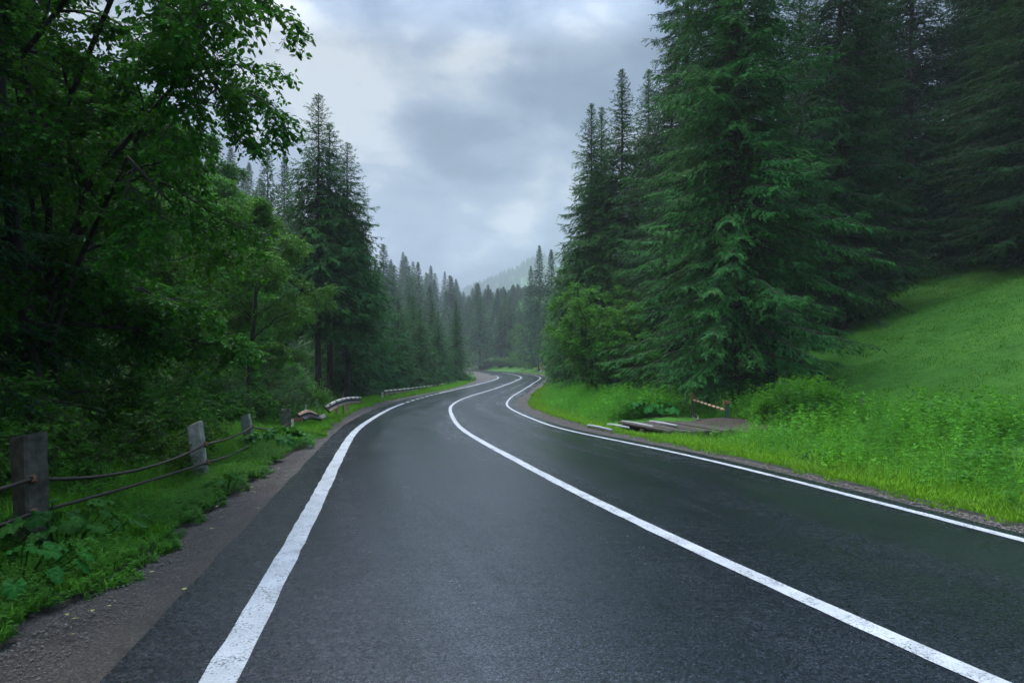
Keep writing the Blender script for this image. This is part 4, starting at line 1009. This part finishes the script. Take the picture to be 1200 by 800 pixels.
# ------------------------------------------------------------------ plank bridge, poles, striped barrier
o=np.array([4.9,20.6]); zd=float(zr(20.6))+.06
rz=math.atan2(2.1,.55)*0+math.atan2(-.55,2.1)*-1          # bridge runs with the road
r=thing('plank_bridge','rotten brown plank bridge over the ditch right of the road','bridge',(o[0],o[1],zd))
u=np.array([-.25,.968]); v=np.array([.968,.25])          # along / across
g=np.random.default_rng(3)
b=MB()
for i in range(10):
    c=v*(-1.0+i*.235); b.box((c[0],c[1],.0+g.normal(0,.02)),(.205+g.normal(0,.015),3.3+g.normal(0,.35),.06),rz=math.atan2(v[1],v[0]),tilt=(g.normal(0,.006),g.normal(0,.03)),jitter=.006)
b.make('deck',WOOD,r)
for s in (-1.55,-.1,1.5):
    b=MB(); c=u*s; b.box((c[0]+v[0]*.15,c[1]+v[1]*.15,-.13),(2.6,.2,.2),rz=math.atan2(v[1],v[0]),jitter=.01); b.make('beam',WOOD,r)
for k,((p0,p1),lab) in enumerate([(((689,498),(717,504)),'grey pole lying nearest the road, alone on the gravel'),(((712,497.5),(737,501.5)),'grey pole second from the gravel beside the plank bridge'),
                          (((729.5,496.3),(765,503.2)),'longest grey pole, at the near edge of the plank bridge'),(((762,497),(793,503)),'grey pole lying on top of the plank bridge')]):
    a=np.array(on_road(p0[0],p0[1]+1)); c=np.array(on_road(p1[0],p1[1]+1)); dz=(.03,.04,.11,.13)[k]; zz=zr(a[1])+dz, zr(c[1])+dz
    b=MB(); b.tube([(0,0,zz[0]-zz[0]),((c-a)[0]*.5,(c-a)[1]*.5,(zz[1]-zz[0])*.5+.01),((c-a)[0],(c-a)[1],zz[1]-zz[0])],[.036,.04,.034],8)
    ob=b.make('grey_pole',GREYWOOD,None,smooth=True); ob.location=(a[0],a[1],zz[0]); tag(ob,lab,'pole','grey poles by the plank bridge')
# dirt track
n=30; t=np.linspace(0,1,n); cx=np.interp(t,[0,.3,1],[5.6,6.9,12.0]); cy=np.interp(t,[0,.3,1],[20.6,22.6,24.8])
wd=np.interp(t,[0,.4,1],[1.9,1.9,1.2]); dx=np.gradient(cx);dy=np.gradient(cy);nn=np.stack([-dy,dx],-1)/np.hypot(dx,dy)[:,None]
rows=[]
for j in np.linspace(-1,1,13): rows.append(np.stack([cx+nn[:,0]*wd*j,cy+nn[:,1]*wd*j],-1))
R_=np.stack(rows,1); zz=gz(R_[...,0].ravel(),R_[...,1].ravel()).reshape(n,13)+.07; zz[:,[0,-1]]-=.12; zz[:6]=np.minimum(zz[:6],zd-.05)
id_=np.arange(n*13).reshape(n,13); q=np.stack([id_[:-1,:-1],id_[:-1,1:],id_[1:,1:],id_[1:,:-1]],-1).reshape(-1,4)
struct(build('dirt_track',np.concatenate([R_,zz[...,None]],-1).reshape(-1,3),q,DIRT,smooth=True))
Yb=23.6; xb,yb=at_px(852,Yb); zg=gz1(xb,yb)
r=thing('striped_barrier','pale barrier pole with dark stripes across the dirt track','barrier',(xb,yb,zg))
H1=zpx(472,Yb)-zg
b=MB(); b.box((0,0,H1/2-.15),(.12,.12,H1+.3)); b.make('pivot_post',GREENPAINT,r)
b=MB(); b.box((-.02,0,H1+.03),(.20,.15,.10)); b.box((-.1,0,H1-.04),(.06,.1,.12)); b.make('hinge',RUST,r)
Y2=26.2; x2,y2=at_px(812,Y2); 
A=np.array([0-.1,0,zpx(480,Yb)-zg]); B=np.array([x2-xb,y2-yb,zpx(468.5,Y2)-zg])
for mat,nm in ((RAILWHITE,'white_stripe'),(RAILTAN,'red_stripe')): pass
b=MB(); k=8
for i in range(k):
    b.tube([A+(B-A)*(i/k),A+(B-A)*((i+.68)/k)],.045,8,m=0); b.tube([A+(B-A)*((i+.68)/k),A+(B-A)*((i+1)/k)],.045,8,m=1)
b.make('pole',[RAILTAN,RAILDARK],r,smooth=True)
b=MB(); z2=gz1(x2,y2)-zg; zt=zpx(462,Y2)-zg; b.tube([(B[0],B[1]+.06,z2-.3),(B[0],B[1]+.06,B[2])],.05,8); b.make('rest_post',RAILDARK,r)
b=MB(); b.box((B[0],B[1]+.06,(B[2]+zt)/2+.02),(.10,.10,zt-B[2]+.05)); b.box((B[0]+.06,B[1]+.06,B[2]+.02),(.2,.1,.06)); b.make('rest_fork',RUST,r)
# sticks near the track
for k,(px,Y,l,a,lab) in enumerate([(808,23.5,.8,.5,'broken pale stick on the dirt beside the plank bridge'),(818,24.2,.6,1.3,'short forked stick on the dirt below the barrier')]):
    x,y=at_px(px,Y); b=MB(); b.tube([(0,0,.0),(l*.5*math.cos(a),l*.5*math.sin(a),.1),(l*math.cos(a),l*math.sin(a),.06)],[.022,.02,.012],6); b.tube([(l*.4*math.cos(a),l*.4*math.sin(a),.08),(l*.5*math.cos(a+.6),l*.5*math.sin(a+.6),.22)],[.014,.008],5)
    ob=b.make('stick',DEADWOOD,None); ob.location=(x,y,gz1(x,y)+.07); tag(ob,lab,'stick')

# ------------------------------------------------------------------ road sign
Ys=150; xs,ys=at_px(634.3,Ys); zs=gz1(xs,ys)
r=thing('road_sign','orange warning signs stacked on one post at the far bend','sign',(xs,ys,zs))
def zz_(py): return zpx(py,Ys)-zs
b=MB(); b.tube([(0,.05,-.3),(0,.05,zz_(424.2))],.04,8); b.make('post',STEEL,r)
def plate(name,poly,mat,y,th=.012,parent=r):
    P=np.array(poly,float); n=len(P); V=np.concatenate([np.stack([P[:,0],np.full(n,y-th),P[:,1]],-1),np.stack([P[:,0],np.full(n,y),P[:,1]],-1)])
    mb=MB(); T=[[0,i,i+1] for i in range(1,n-1)]+[[n,n+i+1,n+i] for i in range(1,n-1)]; Qq=[[i,n+i,n+(i+1)%n,(i+1)%n] for i in range(n)]
    mb.add(V,Qq,T); return mb.make(name,mat,parent)
z0,z1=zz_(427.6),zz_(423.8)
pl=plate('triangle_plate',[(-.46,z0),(.46,z0),(0,z1)],ORANGE,0); plate('symbol_field',[(-.25,z0+.11),(.25,z0+.11),(0,z1-.2)],YELLOWISH,-.015,.006,pl)
z0,z1=zz_(431.9),zz_(427.75); w=.43
pl=plate('square_plate',[(-w,z0),(w,z0),(w,z1),(-w,z1)],ORANGE,0)
zc=(z0+z1)/2; plate('disc_field',[(.30*math.cos(a),zc+.30*math.sin(a)) for a in np.linspace(0,6.283,20,endpoint=False)],YELLOWISH,-.015,.006,pl)
plate('disc_symbol',[(.12*math.cos(a),zc+.12*math.sin(a)) for a in np.linspace(0,6.283,14,endpoint=False)],SIGNDARK,-.023,.006,pl)
z0,z1=zz_(435.9),zz_(432.0)
pl=plate('lower_triangle',[(-.46,z0),(.46,z0),(0,z1)],SIGNWHITE,0); plate('red_edge',[(-.44,z0+.01),(.44,z0+.01),(.38,z0+.12),(-.38,z0+.12)],SIGNPINK,-.015,.006,pl)

# ------------------------------------------------------------------ air
t=NT('valley_mist'); pv=t.n('ShaderNodeVolumePrincipled'); pv.inputs['Color'].default_value=(.88,.93,1,1); pv.inputs['Density'].default_value=.00046; pv.inputs['Anisotropy'].default_value=.0
t.l(pv.outputs[0],t.out.inputs['Volume'])
zlo=float(gzz.min())-1.0; 
b=MB(); b.box((0,830,(zlo+330)/2),(1860,1820,330-zlo)); hz=b.make('haze',t.mat); hz['kind']='stuff'; hz['label']='pale mist filling the valley and fading the far trees'; hz['category']='haze'

# ------------------------------------------------------------------ sky and light
SUN_EL,SUN_AZ=rad(58),rad(-28)       # azimuth from +Y, negative = towards -X
w=bpy.data.worlds.new('World'); sc.world=w; w.use_nodes=True; nt=w.node_tree; nt.nodes.clear()
class WN(NT):
    def __init__(s): s.t=nt
W=WN()
out=W.n('ShaderNodeOutputWorld'); bg=W.n('ShaderNodeBackground'); bg.inputs[1].default_value=.10; W.l(bg.outputs[0],out.inputs[0])
sky=W.n('ShaderNodeTexSky',sky_type='NISHITA'); sky.sun_disc=False; sky.sun_elevation=SUN_EL; sky.sun_rotation=SUN_AZ; sky.air_density=1.2; sky.dust_density=3
tc=W.n('ShaderNodeTexCoord').outputs['Generated']
sp=W.n('ShaderNodeSeparateXYZ'); W.l(tc,sp.inputs[0])
# project direction on a cloud layer plane so clouds flatten towards the horizon
zc=W.math('ADD',W.math('MAXIMUM',sp.outputs[2],0.0),.32)
cb=W.n('ShaderNodeCombineXYZ'); W.l(W.math('DIVIDE',sp.outputs[0],zc),cb.inputs[0]); W.l(W.math('DIVIDE',sp.outputs[1],zc),cb.inputs[1]); cb.inputs[2].default_value=3.7
n1=W.noise(1.9,7,.5,cb.outputs[0],.3); n2=W.noise(5.2,6,.55,cb.outputs[0],.3)
cl=W.math('ADD',W.math('ADD',W.math('MULTIPLY',n1,.7),W.math('MULTIPLY',n2,.3)),W.math('MULTIPLY',sp.outputs[0],-.13))
cloud=W.ramp(cl,[(.38,(.07,.125,.22)),(.465,(.19,.28,.45)),(.55,(.45,.56,.73)),(.62,(.98,1.05,1.1))])
el=W.n('ShaderNodeMapRange'); el.inputs[1].default_value=.42; el.inputs[2].default_value=.85; el.inputs[3].default_value=.345; el.inputs[4].default_value=4.0; W.l(sp.outputs[2],el.inputs[0])
elm=W.n('ShaderNodeVectorMath',operation='SCALE'); W.l(cloud,elm.inputs[0]); W.l(W.math('MULTIPLY',el.outputs[0],11.5),elm.inputs['Scale'])
W.l(W.mix(.9,sky.outputs[0],elm.outputs[0]),bg.inputs[0])
sd=bpy.data.lights.new('sun','SUN'); sd.energy=1.5; sd.angle=rad(20); sd.color=(1,.96,.9)
so=bpy.data.objects.new('sun',sd); COL.objects.link(so)
dirv=Vector((math.sin(SUN_AZ)*math.cos(SUN_EL),math.cos(SUN_AZ)*math.cos(SUN_EL),math.sin(SUN_EL)))
so.rotation_euler=dirv.to_track_quat('Z','Y').to_euler(); so.location=(0,0,60)

# ------------------------------------------------------------------ camera and render settings
cd=bpy.data.cameras.new('camera'); cam=bpy.data.objects.new('camera',cd); COL.objects.link(cam); sc.camera=cam
cam.location=(0,0,CAMH); cam.rotation_euler=(rad(90),0,0); cd.sensor_width=36; cd.lens=36*F_PX/1200; cd.shift_y=(HY-400)/1200
cd.clip_end=6000; cd.clip_start=.05
sc.view_settings.view_transform='Standard'; sc.view_settings.look='None'; sc.view_settings.exposure=.64; sc.view_settings.gamma=1; sc.view_settings.use_curve_mapping=False
sc.render.engine="CYCLES"; cy=sc.cycles
cy.use_denoising=True; cy.max_bounces=5; cy.diffuse_bounces=3; cy.glossy_bounces=2; cy.transmission_bounces=3; cy.volume_bounces=1; cy.transparent_max_bounces=4
cy.use_adaptive_sampling=True; cy.adaptive_threshold=.02; cy.sample_clamp_indirect=4
